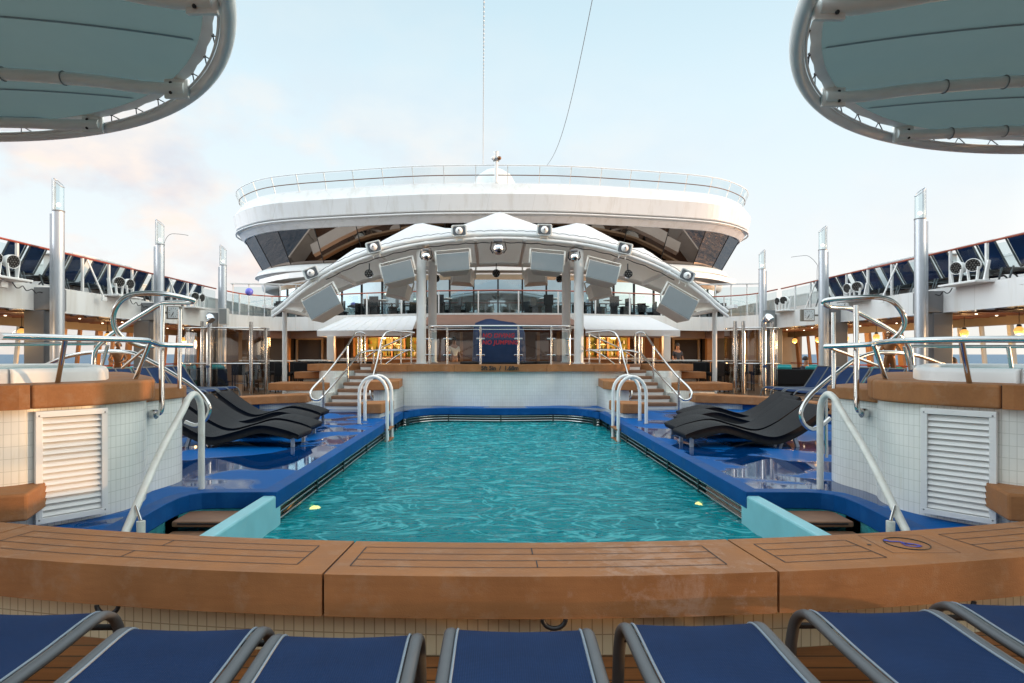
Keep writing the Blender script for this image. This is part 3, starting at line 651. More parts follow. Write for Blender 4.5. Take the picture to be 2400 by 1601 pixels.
# ================================================================== SPAS
def spa(s):
    nm = SIDE[s]
    pts = [(-3.60, 5.93), (-3.67, 6.2), (-3.98, 6.75), (-4.36, 7.3), (-4.9, 8.0), (-5.6, 8.7), (-6.8, 8.3), (-7.5, 7.0), (-7.5, 5.9), (-6.8, 5.0), (-5.6, 4.62), (-4.7, 4.7),
           (-4.125, 4.97), (-3.95, 5.18), (-3.78, 5.38), (-3.68, 5.55), (-3.61, 5.75)]
    m = (lambda p: p) if s < 0 else mir
    plan = smooth([V(x, y, 0) for x, y in pts], 4, closed=True); plan = [m(p).xy for p in plan]; plan = ccw(plan)
    t = thing('hot_tub', f'raised round hot tub in white tile with tan rim on the {nm}', 'hot tub', (s*5.6, 6.6, 0), 'raised hot tubs beside the pool')
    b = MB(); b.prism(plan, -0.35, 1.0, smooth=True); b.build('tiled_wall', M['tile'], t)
    ex = 0 if s < 0 else 0.06
    side = smooth([V(-3.86, 6.1, 0), V(-3.80+ex, 6.55, 0), V(-3.745+ex, 6.95, 0), V(-3.82+ex, 7.22, 0), V(-4.05, 7.5, 0), V(-4.4, 7.7, 0), V(-5.0, 7.5, 0), V(-5.0, 6.4, 0)], 4, closed=True)
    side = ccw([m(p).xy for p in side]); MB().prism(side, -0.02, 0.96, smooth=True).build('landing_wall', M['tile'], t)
    MB().prism(offset_poly(side, 0.045), 0.955, 1.085).build('landing', M['tan'], t, bevel=0.03, seg=3)
    # rim: start the ring where the camera cannot see
    out = offset_poly(plan, 0.075); inn = offset_poly(plan, -0.36); k = max(range(len(out)), key=lambda i: abs(out[i].x))
    out = out[k:]+out[:k+1]; inn = inn[k:]+inn[:k+1]
    def near(px, Y): 
        X = (px-VX)/F*Y+CX; X = X if s < 0 else -X
        tgt = Vector((X if s < 0 else -X, Y)); return min(range(2, len(out)-2), key=lambda i: (out[i]-tgt).length)
    tg = [Vector((s*abs((68-VX)/F*5.1+CX), 5.1)), Vector((s*3.6, 6.15)), Vector((s*5.6, 8.75))]
    cuts = sorted({min(range(2, len(out)-2), key=lambda i: (out[i]-q).length) for q in tg})
    coping(t, out, inn, 1.0, 1.2, cuts, bevel=0.028)
    o2 = offset_poly(plan, -0.34); rws = []
    for d, z in ((-0.34, 1.14), (-0.345, 1.28), (-0.365, 1.315), (-0.41, 1.325), (-0.50, 1.322), (-0.545, 1.30), (-0.57, 1.22), (-0.62, 0.7)):
        rws.append([V(p.x, p.y, z) for p in offset_poly(plan, d)])
    MB().loft(rws, closed=True).build('tub_shell', M['white'], t)
    MB().sheet([p[:] for p in offset_poly(plan, -0.55)], [], 1.275).build('water', M['spawater'], t)
    # vent louvre
    A = G(99, 1218, 0.075); a = V((99-VX)/F*5.15+CX, 5.15, 0); c = V((240-VX)/F*5.53+CX, 5.53, 0)
    if s > 0: a, c = V(3.87-0.0, 5.15, 0), V(3.60, 5.53, 0); a, c = mir(V(-3.94, 5.15, 0)), mir(V(-3.68, 5.53, 0))
    a = V(s*3.97, 5.13, 0); c = V(s*3.66, 5.50, 0)
    d = (c-a).normalized(); nrm = V(d.y, -d.x, 0)*(1 if s < 0 else -1); o = nrm*0.035
    v = thing('louvre_vent', f'white slatted louvre vent on the {nm} hot tub wall', 'vent', a+V(0, 0, 0.08), 'louvre vents on the hot tub walls')
    W = (c-a).length; fr = MB()
    z0, z1 = 0.07, 0.95
    for p, q in ((a+o+V(0, 0, z0), c+o+V(0, 0, z0)), (a+o+V(0, 0, z1), c+o+V(0, 0, z1))): fr.bar(p-d*0.025, q+d*0.025, 0.06, 0.05)
    for p in (a, c): fr.bar(p+o+V(0, 0, z0+0.025), p+o+V(0, 0, z1-0.025), 0.05, 0.055, up=nrm)
    fr.build('frame', M['white'], v, bevel=0.004)
    MB().add([a+nrm*0.004+V(0, 0, z0), c+nrm*0.004+V(0, 0, z0), c+nrm*0.004+V(0, 0, z1), a+nrm*0.004+V(0, 0, z1)], [(0, 1, 2, 3)]).build('backing', M['grey'], v)
    sl = MB(); K = 16
    for i in range(K):
        z = z0+0.03+(z1-z0-0.06)*(i+0.5)/K; h = (z1-z0-0.06)/K
        p = a+d*0.02; q = c-d*0.02
        sl.add([p+nrm*0.05+V(0, 0, z-h*0.48), q+nrm*0.05+V(0, 0, z-h*0.48), q+nrm*0.018+V(0, 0, z+h*0.42), p+nrm*0.018+V(0, 0, z+h*0.42),
                p+nrm*0.044+V(0, 0, z-h*0.5), q+nrm*0.044+V(0, 0, z-h*0.5), q+nrm*0.012+V(0, 0, z+h*0.40), p+nrm*0.012+V(0, 0, z+h*0.40)],
               [(0, 1, 2, 3), (7, 6, 5, 4), (0, 4, 5, 1), (2, 6, 7, 3), (1, 5, 6, 2), (0, 3, 7, 4)])
    sl.build('slats', M['white'], v)
    for p in (a, c):
        for z in (z0+0.01, z1-0.01): MB().sphere(p+o+nrm*0.028+V(0, 0, z), 0.008, 8).build('bolt', M['grey'], v)
    # wall seat
    q0 = V(s*4.08, 5.02, 0); 
    sb = ccw([(s*3.74, 4.72), (s*3.93, 5.20), (s*4.4, 4.95), (s*5.3, 4.75), (s*5.3, 4.30), (s*4.4, 4.42)])
    MB().prism(sb, 0.175, 0.385).build('wall_seat', M['tan'], t, bevel=0.02)
for s in (-1, 1): spa(s)
# ================================================================== STAGE, STAIRS, TERRACED SEATS
stg = thing('stage', 'white tiled stage at the far end of the pool, tan edge lettered with the depth', 'stage', (0, 17.3, 0))
fr_ = [(3.62, 19.6), (3.62, 18.0), (3.50, 17.65), (3.2, 17.45), (2.6, 17.35), (1.9, 17.42), (1.55, 17.42), (1.25, 17.27), (0.7, 17.18), (0, 17.15)]
sp = smooth([V(x, y, 0) for x, y in fr_], 4); sfront = sp+[mir(p) for p in sp[-2::-1]]; sfront = [p.xy for p in sfront]     # right to left
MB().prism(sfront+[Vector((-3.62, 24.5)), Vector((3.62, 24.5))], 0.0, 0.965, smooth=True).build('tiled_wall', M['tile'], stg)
oo = offset_line(sfront, -0.12) ; oo2 = offset_line(sfront, 0.12)
outl = oo if oo[len(oo)//2].y < 17.15 else oo2; innl = [Vector((p.x*0.90, p.y+0.42)) for p in sfront]
mid = len(sfront)//2
coping(stg, [V(p.x, p.y, 0) for p in outl], [V(p.x, p.y, 0) for p in innl], 0.96, 1.16, [6, 16, mid-8, mid+8, len(sfront)-17, len(sfront)-7], bevel=0.03)
MB().prism([(-3.3, 17.9), (-1, 17.55), (1, 17.55), (3.3, 17.9), (3.3, 24.5), (-3.3, 24.5)], 0.966, 1.15).build('floor', M['tan_dark'], stg)
def text_mesh(name, txt, size, M4, mt, parent=None, extrude=0.002, shear=0.0, spacing=1.0, offset=0.0):
    cu = bpy.data.curves.new(name, 'FONT'); cu.body = txt; cu.size = size; cu.align_x = 'CENTER'; cu.align_y = 'CENTER'; cu.extrude = extrude; cu.shear = shear; cu.space_character = spacing; cu.offset = offset
    o = bpy.data.objects.new(name, cu); sc.collection.objects.link(o); bpy.context.view_layer.update()
    me = bpy.data.meshes.new_from_object(o.evaluated_get(bpy.context.evaluated_depsgraph_get())); bpy.data.objects.remove(o)
    off = V(0, 0, 0); q = parent
    while q is not None: off += q.location; q = q.parent
    me.transform(M4); me.transform(Matrix.Translation(-off)); me.materials.clear(); me.materials.append(mt); me.name = name
    o = bpy.data.objects.new(name, me); sc.collection.objects.link(o); o.parent = parent
    if parent is not None: KIDS.setdefault(parent.name, []).append(o)
    return o
RX = Matrix.Rotation(R(90), 4, 'X')
text_mesh('depth_marking', '5ft 5in  /  1.68m', 0.16, Matrix.Translation(V(-0.02, 17.012, 1.06)) @ RX, M['ink'], stg, offset=0.006)
LAST = []
def block(name, label, cat, top_poly, z0, z1, body_poly, s, group, bz=0.0):
    t = thing(name, label, cat, (sum(p[0] for p in top_poly)/len(top_poly)*s, sum(p[1] for p in top_poly)/len(top_poly), bz), group)
    tp = [(p[0]*s, p[1]) for p in top_poly]; bp_ = [(p[0]*s, p[1]) for p in body_poly]
    MB().prism(tp, z0, z1).build('seat_slab', M['tan'], t, bevel=0.025, seg=3)
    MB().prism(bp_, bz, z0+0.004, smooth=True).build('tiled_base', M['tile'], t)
    LAST[:] = [t]; return t
for s in (-1, 1):
    nm = SIDE[s]; grp = 'terraced tan seat blocks beside the stage'
    block('terrace_seat', f'lowest and longest tan ledge on the {nm} of the stage, just above the blue deck', 'ledge',
          [(5.22, 16.62), (5.9, 16.3), (6.6, 15.75), (6.98, 15.0), (7.08, 13.6), (7.08, 9.5), (7.36, 9.5), (7.36, 13.7), (7.27, 15.2), (6.85, 16.1), (6.2, 16.9), (5.3, 17.6)], 0.14, 0.36, [(4.62, 16.7), (5.1, 16.75), (5.75, 16.55), (6.4, 16.1), (6.7, 17.5), (4.62, 17.5)], s, grp)
    MB().ribbon([(s*x, y) for x, y in ((6.2, 16.25), (6.7, 15.85), (7.12, 15.1), (7.2, 13.6), (7.2, 9.5))], 0.0, 0.15, flip=(s > 0)).build('ledge_base', M['coaming'], LAST[0])
    block('terrace_seat', f'middle tan ledge of the {nm} terrace, in front of the stair wall', 'ledge',
          [(4.72, 17.25), (6.5, 17.3), (6.5, 18.4), (4.72, 18.4)], 0.43, 0.64, [(4.55, 17.3), (4.80, 17.25), (6.0, 17.35), (6.0, 18.4), (4.55, 18.4)], s, grp)
    block('terrace_seat', f'short tan ledge on the {nm} terrace half hidden behind the stair wall', 'ledge',
          [(5.2, 18.35), (6.15, 18.45), (6.15, 19.2), (5.2, 19.2)], 0.72, 0.92, [(5.1, 18.5), (5.9, 18.6), (5.9, 19.2), (5.1, 19.2)], s, grp)
    block('terrace_seat', f'highest tan ledge at stage level left and right of the stairs, {nm} one', 'ledge',
          [(4.12, 18.35), (4.4, 18.0), (5.62, 18.0), (5.62, 19.0), (4.12, 19.2)], 0.96, 1.16, [(4.20, 18.3), (4.5, 17.85), (4.62, 17.5), (4.75, 17.5), (5.3, 18.1), (5.3, 19.2), (4.12, 19.2)], s, grp)
    block('terrace_seat', f'small low tan block beside the bottom of the {nm} stage stairs', 'ledge',
          [(2.72, 13.95), (3.22, 13.95), (3.30, 14.15), (3.25, 14.7), (2.6, 15.0)], 0.10, 0.335, [(2.78, 14.05), (3.1, 14.05), (3.1, 14.7), (2.7, 14.8)], s, grp)
    block('terrace_seat', f'upper of the two small tan blocks at the {nm} corner of the stage', 'ledge',
          [(2.80, 15.35), (3.36, 15.3), (3.42, 15.6), (3.3, 17.4), (2.75, 17.4), (2.62, 15.9)], 0.55, 0.77, [(2.85, 15.5), (3.2, 15.5), (3.2, 17.4), (2.7, 17.4)], s, grp)
    st = thing('stage_stairs', f'seven tan treads rising to the stage on the {nm}', 'stairs', (s*3.95, 16.2, 0), 'stairs up to the stage')
    for k in range(7):
        y = 16.2+0.30*k; z = 0.166*(k+1); xl = lerp(4.62, 4.10, k/6.0); xr = 3.30
        MB().prism([(s*xr, y), (s*xl, y+0.02), (s*(xl-.02), y+0.36), (s*xr, y+0.36)], z-0.085, z).build('tread', M['tan_dark'], st, bevel=0.015)
        MB().prism([(s*xr, y+0.03), (s*(xl-0.03), y+0.03), (s*(xl-.03), y+0.345), (s*xr, y+0.345)], 0.0, z-0.083).build('riser', M['white'], st)
    wall = ccw([(s*4.60, 16.25), (s*4.72, 16.3), (s*4.72, 17.3), (s*4.50, 18.35), (s*4.2, 18.35), (s*4.45, 17.3)])
    MB().prism([(s*4.62, 16.3), (s*4.80, 16.45), (s*4.82, 17.3), (s*4.56, 17.35)], 0, 0.40, smooth=False).build('stringer_wall', M['tile'], st)
    MB().prism([(s*4.54, 17.0), (s*4.72, 17.1), (s*4.50, 17.95), (s*4.34, 17.9)], 0, 0.80).build('stringer_wall', M['tile'], st)
# raised teak deck behind the benches
for s in (-1, 1):
    MB().prism([(s*5.5, 19.1), (s*6.0, 17.3), (s*6.7, 16.4), (s*7.2, 15.5), (s*7.33, 13.7), (s*7.33, 9.5), (s*10.9, 9.5), (s*10.9, 17.25), (s*12.4, 17.25), (s*12.4, 29.4), (s*3.62, 29.4), (s*3.62, 24.5), (s*3.64, 19.5)], 0.01, 0.17).build('raised_deck', M['teak2'], kind='structure')
# planter wall behind the loungers
# ================================================================== UPPER DECK, GALLERIES
ud = MB(); outer = [Vector((-14.9, -12)), Vector((-14.9, 60)), Vector((14.9, 60)), Vector((14.9, -12)), Vector((11.2, -12))]
poly = [Vector((-11.2, -12))]+[Vector((-14.9, -12)), Vector((-14.9, 60)), Vector((14.9, 60)), Vector((14.9, -12)), Vector((11.2, -12))]+[p.xy for p in vs_[::-1]]
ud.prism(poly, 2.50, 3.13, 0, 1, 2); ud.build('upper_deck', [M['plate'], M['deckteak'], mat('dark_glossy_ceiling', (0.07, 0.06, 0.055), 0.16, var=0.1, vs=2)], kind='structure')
def railing(name, label, path, zb, group, gap=1.15, glass=True, post_r=0.028, top='redwood', zt=4.05, tr=0.027, glass_m='railglass', lean=0.0):
    t = thing(name, label, 'railing', path[0]+V(0, 0, zb), group)
    MB().tube([V(p.x, p.y, zt) for p in path], tr, 8).build('handrail', M[top], t)
    L = [0]
    for a, b in zip(path, path[1:]): L.append(L[-1]+(b-a).length)
    def at(d):
        for i in range(len(L)-1):
            if d <= L[i+1]+1e-6: return path[i].lerp(path[i+1], (d-L[i])/max(L[i+1]-L[i], 1e-6))
        return path[-1]
    k = max(1, round(L[-1]/gap)); pp = [at(L[-1]*i/k) for i in range(k+1)]
    for i, p in enumerate(pp):
        if i == k: break
        MB().box((p.x, p.y, (zb+zt)/2-0.01), (post_r*2, post_r*2, zt-zb-0.03)).build('post', M['white'], t)
    if glass:
        for i in range(k):
            a, b = pp[i], pp[i+1]; d = (b-a).normalized(); a2, b2 = a+d*0.06, b-d*0.06
            MB().bar(V(a2.x, a2.y, (zb+zt)/2+0.02), V(b2.x, b2.y, (zb+zt)/2+0.02), 0.012, zt-zb-0.22).build('glass_panel', M[glass_m], t)
    return t
for s in (-1, 1):
    nm = SIDE[s]
    railing('deck_railing', f'red topped glass railing along the {nm} upper deck above the loungers', [V(s*11.24, y, 0) for y in (7.5, 12, 18, 24.6)], 3.13, 'glass railings of the upper deck')
MBv = [p for p in vs_ if True]
rear_path = [V(p.x, p.y+0.06, 0) for p in vs_]
railing('deck_railing', 'red topped glass railing curving across the upper deck behind the stage canopy', rear_path, 3.13, 'glass railings of the upper deck', gap=1.62)
# light poles + grey piers
def light_pole(s, Y, label):
    p = V(s*10.6, Y, 0); t = thing('light_pole', label, 'light pole', p, 'silver light poles along the upper deck')
    b = MB(); b.cyl(p+V(0, 0, 0), p+V(0, 0, 4.85), 0.125, n=24); b.box(p+V(s*0.11, 0.02, 2.4), (0.12, 0.16, 4.8)); b.build('pole', M['alu'], t)
    MB().cyl(p+V(0, 0, 4.85), p+V(0, 0, 4.88), 0.133, n=24).build('collar', M['grey'], t)
    g = MB(); n = 20; lo = []; hi = []
    for k in range(n+1):
        a = 2*math.pi*k/n; x, y = 0.118*math.cos(a), 0.118*math.sin(a); lo.append(p+V(x, y, 4.88)); hi.append(p+V(x, y, 5.55+0.11*(x*s)/0.118))
    g.loft([lo, hi]); g.build('glass_tube', M['glass'], t)
    MB().tube(hi[:-1], 0.012, 6, closed=True).build('rim', M['alu'], t)
    MB().box(p+V(s*0.112, 0, 5.25), (0.02, 0.12, 0.78)).build('reflector', M['alu'], t)
    MB().sphere(p+V(0, 0, 5.02), 0.045, 10).build('bulb', M['bulb'], t)
    return t
order = ['nearest and tallest', 'middle', 'farthest and smallest']
PY = {-1: (14.8, 19.3, 23.8), 1: (15.66, 20.3, 24.9)}
for s in (-1, 1):
    for k, Y in enumerate(PY[s]):
        light_pole(s, Y, f'{order[k]} of the three silver light poles on the {SIDE[s]}')
        pr = thing('pier', f'dark grey pier behind the {order[k].split()[0]} light pole on the {SIDE[s]}', 'pier', (s*11.3, Y+0.25, 0), 'grey piers under the upper deck')
        MB().box((s*11.18, Y+0.3, 1.25), (0.5, 0.62, 2.498)).build('shaft', M['greyblue'], pr, bevel=0.02)
        MB().box((s*11.02, Y+0.3, 2.78), (0.42, 0.58, 0.55)).build('bracket', M['grey'], pr, bevel=0.02)
# outer window walls of the galleries
for s in (-1, 1):
    nm = SIDE[s]
    t = thing('window_wall', f'slanting row of framed sea windows along the {nm} gallery', 'window wall', (s*13.9, 18, 0), 'sea window walls of the galleries')
    xt, xb = 13.95, 14.12; zt, zb = 2.25, 0.45
    MB().box((s*13.9, 11, 2.375), (0.16, 50, 0.245)).build('header', M['greybrown'], t)
    MB().box((s*14.15, 11, 0.23), (0.12, 50, 0.45)).build('lower_panel', M['dark'], t)
    MB().box((s*14.00, 11, 1.03), (0.07, 50, 0.05)).build('window_rail', M['redwood'], t)
    y = -13.0; i = 0
    while y < 30:
        if y < 19.5: wdt, mt = (0.12 if i % 2 else 0.07), 'offwhite'
        else: wdt, mt = (0.28 if i % 2 == 0 else 0.09), 'wood'
        MB().bar(V(s*xb, y, zb+0.03), V(s*xt, y, zt), wdt, 0.10, up=V(s, 0, 0)).build('mullion', M[mt], t)
        y += 1.0 if i % 2 else 0.82; i += 1
    MB().add([V(s*(xb+.01), -13, zb), V(s*(xb+.01), 30, zb), V(s*(xt+.01), 30, zt+.02), V(s*(xt+.01), -13, zt+.02)], [(0, 1, 2, 3)]).build('glass', M['railglass'], t)
    bw = thing('bulwark', f'white outer bulwark with rail along the {nm} upper deck behind the loungers', 'bulwark', (s*14.6, 10, 3.13), 'outer bulwarks of the upper deck')
    MB().box((s*14.6, 16, 3.70), (0.08, 56, 1.13)).build('plate', M['white'], bw); MB().box((s*14.6, 16, 4.30), (0.12, 56, 0.06)).build('rail', M['white'], bw)
    for k in range(28): MB().bar(V(s*14.52, -11+k*2, 3.14), V(s*14.52, -11+k*2, 4.27), 0.03, 0.10, up=V(0, 1, 0)).build('stiffener', M['white'], bw)
    # ceiling battens
    bt = thing('ceiling_battens', f'dark ceiling slats under the {nm} upper deck', 'ceiling', (s*12.6, 15, 2.5), 'slatted gallery ceilings')
    b = MB()
    for k in range(46): b.box((s*12.55, 4+k*0.55, 2.478), (2.0, 0.10, 0.04))
    b.build('slats', M['darkwood'], bt)
    # downlights and amber globes
    q = 0
    for k in range(9):
        for xx in (11.9, 12.9):
            yy = 9.5+k*2.0+(0.6 if xx > 12 else 0)
            dl = MB().lathe([(0.001, 0.0), (0.024, 0.0), (0.03, 0.012)], (s*xx, yy, 2.445), 12).build('downlight', M['bulb'])
            tag(dl, f'tiny lit spot in the {nm} gallery ceiling, {"outer" if xx > 12 else "inner"} row, {ORD[k]} from the near end', 'downlight', 'ceiling spots in the galleries'); q += 1
    ys = (13.6, 16.2, 19.8, 21.6, 24.6) if s < 0 else (15.0, 16.75, 20.6, 22.4, 24.3, 26.2)
    for k, yy in enumerate(ys):
        gx = s*12.55
        gl = thing('globe_lamp', f'amber globe lamp hanging in the {nm} gallery, {ORD[k]} from the near end', 'lamp', (gx, yy, 2.02), 'amber globe lamps in the galleries')
        MB().sphere((gx, yy, 2.02), 0.105, 16).build('globe', M['globe'], gl)
        MB().cyl(V(gx, yy, 2.12), V(gx, yy, 2.17), 0.06, 0.04).build('cap', M['black'], gl); MB().cyl(V(gx, yy, 2.17), V(gx, yy, 2.5), 0.008, n=6).build('rod', M['black'], gl)
        ld = bpy.data.lights.new('globe_light', 'POINT'); ld.energy = 40; ld.color = (1.0, 0.6, 0.25); ld.shadow_soft_size = 0.15
        lo = bpy.data.objects.new('globe_light', ld); sc.collection.objects.link(lo); lo.location = (0, 0, -0.22); lo.parent = gl
# ---- unseen deckhouse, added behind the camera to darken the bench front
ad_ = thing('aft_shade_block', 'unseen dark windowed deckhouse added behind the camera to shade the bench', 'deckhouse', (0, -11, 0))
MB().box((0, -12.0, 2.6), (22, 3, 5.2)).build('wall', M['offwhite'], ad_)
MB().box((0, -10.48, 1.4), (20, 0.05, 2.2)).build('window_band', M['lens'], ad_); MB().box((0, -10.48, 4.0), (20, 0.05, 1.3)).build('window_band', M['lens'], ad_)
MB().box((0, -11.0, 5.3), (22.6, 5.4, 0.2)).build('roof', M['white'], ad_)
# ---- rear wall under the upper deck
rw = thing('bar_building', 'brown and beige back wall with doors and bar niches under the rear upper deck', 'building', (0, 29, 0))
MB().box((0, 29.6, 1.34), (29, 0.2, 2.32)).build('back_wall', M['beige'], rw)
hd = [(-11.1, 27.3), (-9.5, 28.4), (-7.6, 27.6), (-6.0, 26.9), (-3.0, 25.9), (0, 25.5), (3, 25.9), (6.0, 26.9), (7.6, 27.6), (9.5, 28.4), (11.1, 27.3)]
MB().band([V(x, y, 0) for x, y in hd], 2.16, 2.498, -0.08).build('wood_header', M['darkwood'], rw)
for s in (-1, 1):
    MB().box((s*10.4, 29.0, 1.2), (1.5, 0.9, 2.05)).build('door_recess', M['dark'], rw)
    d = MB().box((s*8.9, 29.35, 1.15), (1.1, 0.1, 1.95)).build('door', M['dark'], rw)
    fr = MB(); fr.box((s*8.3, 29.25, 1.15), (0.07, 0.12, 2.0)).box((s*9.5, 29.25, 1.15), (0.07, 0.12, 2.0)).box((s*8.9, 29.25, 2.16), (1.27, 0.12, 0.07)); fr.build('door_frame', M['beige'], d)
    MB().box((s*7.75, 29.2, 1.2), (0.22, 0.25, 2.1)).build('pilaster', M['wood'], rw)
    MB().box((s*9.75, 28.6, 1.2), (0.25, 0.3, 2.1)).build('pilaster', M['wood'], rw)
    MB().box((s*6.3, 29.3, 1.4), (0.5, 0.1, 1.5)).build('wood_panel', M['darkwood'], rw)
    MB().box((s*7.15, 29.4, 1.2), (0.3, 0.1, 2.1)).build('wood_panel', M['darkwood'], rw)
    x0, x1 = (3.6, 6.0) if s > 0 else (3.7, 6.6)
    sh = thing('bottle_shelves', f'lime lit bottle shelves behind the {SIDE[s]} bar', 'shelves', (s*(x0+x1)/2, 28.6, 0.17), 'lit bottle shelves of the bar')
    k = 0; x = x0+0.15
    MB().box((s*(x0+x1)/2, 28.72, 1.80), (x1-x0, 0.05, 0.92)).build('lit_back', M['shelf'], sh)
    MB().box((s*(x0+x1)/2, 28.72, 0.85), (x1-x0, 0.5, 0.95)).build('cabinet', M['darkwood'], sh)
    for z in (1.37, 1.62, 1.90, 2.2): MB().box((s*(x0+x1)/2, 28.55, z), (x1-x0, 0.3, 0.025)).build('shelf', M['glass'], sh)
    for k in range(6): MB().box((s*lerp(x0, x1, k/5), 28.5, 1.80), (0.07, 0.36, 0.92)).build('divider', M['wood'], sh)
    for z, zz in ((1.385, 0), (1.635, 1), (1.915, 2)):
        x = x0+0.12
        while x < x1-0.1:
            if random.random() < 0.75:
                h = random.uniform(0.15, 0.23); mt = random.choice(['bottle', 'bottle', 'bottlelight', 'white'])
                bo = MB().lathe([(0.001, 0), (0.036, 0), (0.036, h*0.62), (0.013, h*0.78), (0.013, h), (0.001, h)], (s*x, 28.50, z), 8).build('bottle', M[mt], sh)
            x += random.uniform(0.10, 0.16)
    ct = thing('bar_counter', f'white topped bar counter in front of the {SIDE[s]} bottle shelves', 'bar counter', (s*5.0, 25.6, 0.17), 'white topped bar counters')
    MB().box((s*5.0, 26.3, 1.25), (3.3, 0.6, 0.06)).build('counter_top', M['white'], ct, bevel=0.01); MB().box((s*5.0, 26.3, 0.68), (3.1, 0.45, 1.06)).build('front', M['wood'], ct)
    ft = thing('counter_light', f'warm ceiling light above the {SIDE[s]} bar counter', 'light', (s*5.0, 26.9, 2.1), 'warm lights above the bars')
    MB().lathe([(0.001, 0), (0.08, 0), (0.10, 0.03)], (s*5.0, 26.9, 2.12), 14).build('lens', M['bulb'], ft)
    ld = bpy.data.lights.new('bar_light', 'POINT'); ld.energy = 170; ld.color = (1.0, 0.55, 0.22); ld.shadow_soft_size = 0.3
    lo = bpy.data.objects.new('bar_light', ld); sc.collection.objects.link(lo); lo.location = (0, 0, -0.1); lo.parent = ft
    # awning
    aw = thing('bar_awning', f'white pleated awning over the {SIDE[s]} bar with a straight valance', 'awning', (s*5.0, 24, 2.1), 'white awnings over the bars')
    xa, xb_ = 3.3, 7.12; g = MB(); K = 10
    top = [V(s*lerp(xa, 6.4, k/K), lerp(25.35, 26.3, k/K), 3.02) for k in range(K+1)]; bot = [V(s*lerp(xa, xb_, k/K), lerp(23.6, 24.3, k/K), 2.37) for k in range(K+1)]
    val = [p-V(0, 0, 0.22) for p in bot]; g.loft([top, bot], smooth=False).loft([bot, val], smooth=False); g.add([top[-1], bot[-1], val[-1], V(s*7.12, 26.6, 2.15), V(s*6.5, 26.6, 3.0)], [(0, 1, 2, 3, 4)])
    o = g.build('awning_skin', M['fabric'], aw); sm_ = o.modifiers.new('s', 'SOLIDIFY'); sm_.thickness = 0.02
    rb = MB()
    for a, b in zip(top, bot): rb.bar(a+V(0, 0, .001), b+V(0, 0, .001), 0.012, 0.028)
    rb.build('ribs', M['white'], aw)
    col = MB().box((s*6.55, 24.2, 1.165), (0.27, 0.27, 1.99)).build('column', M['white'], aw, bevel=0.01)
# brown slatted roof in the middle + back wall of the stage bar
sr = thing('slatted_roof', 'curved brown slatted roof behind the stage under the white deck edge', 'roof', (0, 24.4, 2.5))
K = 12; top = [V(x, 24.95+0.012*x*x, 3.0) for x in [lerp(-2.75, 2.75, k/K) for k in range(K+1)]]; bot = [V(x, 23.4+0.012*x*x, 2.52) for x in [lerp(-3.1, 3.1, k/K) for k in range(K+1)]]
o = MB().loft([top, bot], smooth=False).build('roof_skin', M['slat'], sr); o.modifiers.new('s', 'SOLIDIFY').thickness = 0.04
rb = MB(); [rb.bar(a+V(0, 0, .02), b+V(0, 0, .02), 0.03, 0.03) for a, b in zip(top, bot)]; rb.build('ribs', M['darkwood'], sr)
MB().box((0, 25.0, 1.8), (6.0, 0.15, 1.28)).build('back_screen', M['darkwood'], sr)
for x in (-2.6, -1.5, 1.6, 2.4): MB().box((x, 24.88, 1.75), (0.12, 0.08, 1.18)).build('pilaster', M['wood'], sr)
# ================================================================== STAGE CANOPY
YF, YB = 18.3, 23.0
fl = [(638, 742), (665, 722), (700, 690), (759, 648), (815, 620), (872, 599), (940, 580), (1006, 569), (1090, 561), (1166, 558)]
fr_half = smooth([P(px, py, YF) for px, py in fl], 4); X0 = 0.0
fr_half[-1].x = 0.0
front = fr_half+[mir(p) for p in fr_half[-2::-1]]
bk = [(-7.35, 2.95), (-6.7, 3.45), (-5.5, 4.0), (-4.0, 4.42), (-2.2, 4.70), (0, 4.80)]
bk_half = smooth([V(x, YB, z) for x, z in bk], 8)
def resample(path, n):
    L = [0]
    for a, b in zip(path, path[1:]): L.append(L[-1]+(b-a).length)
    out = []; i = 0
    for k in range(n):
        d = L[-1]*k/(n-1)
        while i < len(L)-2 and L[i+1] < d: i += 1
        out.append(path[i].lerp(path[i+1], (d-L[i])/max(L[i+1]-L[i], 1e-9)))
    return out
back = bk_half+[mir(p) for p in bk_half[-2::-1]]
NF = 61; front = resample(front, NF); back = resample(back, NF)
cn = thing('stage_canopy', 'arched white stage canopy on round columns with three fabric peaks', 'canopy', (0, 19, 1.16))
MB().tube([p+V(0, 0, 0.0) for p in front], 0.045, 12).build('front_beam', M['white'], cn)
MB().tube([p+V(0, 0.04, 0.135) for p in front], 0.06, 12, up=V(0, 1, 0)).build('front_beam', M['white'], cn)
MB().tube(back, 0.09, 10).build('rear_beam', M['white'], cn)
rows = []; NR = 16
peaks = [(0, 20.2, 0.86), (-2.62, 20.0, 0.70), (2.62, 20.0, 0.70), (-4.65, 20.0, 0.42), (4.65, 20.0, 0.42)]
for j in range(NR+1):
    t = j/NR; row = []
    for a, b in zip(front, back):
        p = a.lerp(b, t)+V(0, 0, 0.16)
        edge = math.sin(math.pi*min(max(t, 0), 1))**0.5 if 0 < t < 1 else 0
        h = 0
        for x, y, hh in peaks: h = max(h, hh-0.36*math.hypot((p.x-x)*1.0, (p.y-y)*0.7)**0.88)
        p.z += (max(h, 0)+0.16)*edge*1.12; row.append(p)
    rows.append(row)
MB().loft(rows).build('membrane', M['fabric'], cn)
MB().loft([[a.lerp(b, j/6)+V(0, 0, 0.06+0.10*math.sin(math.pi*j/6)) for a, b in zip(front, back)] for j in range(7)], flip=True).build('soffit', M['soffit'], cn)
for i in range(3, NF-3, 6): MB().bar(front[i], back[i], 0.10, 0.12).build('rib', M['white'], cn)
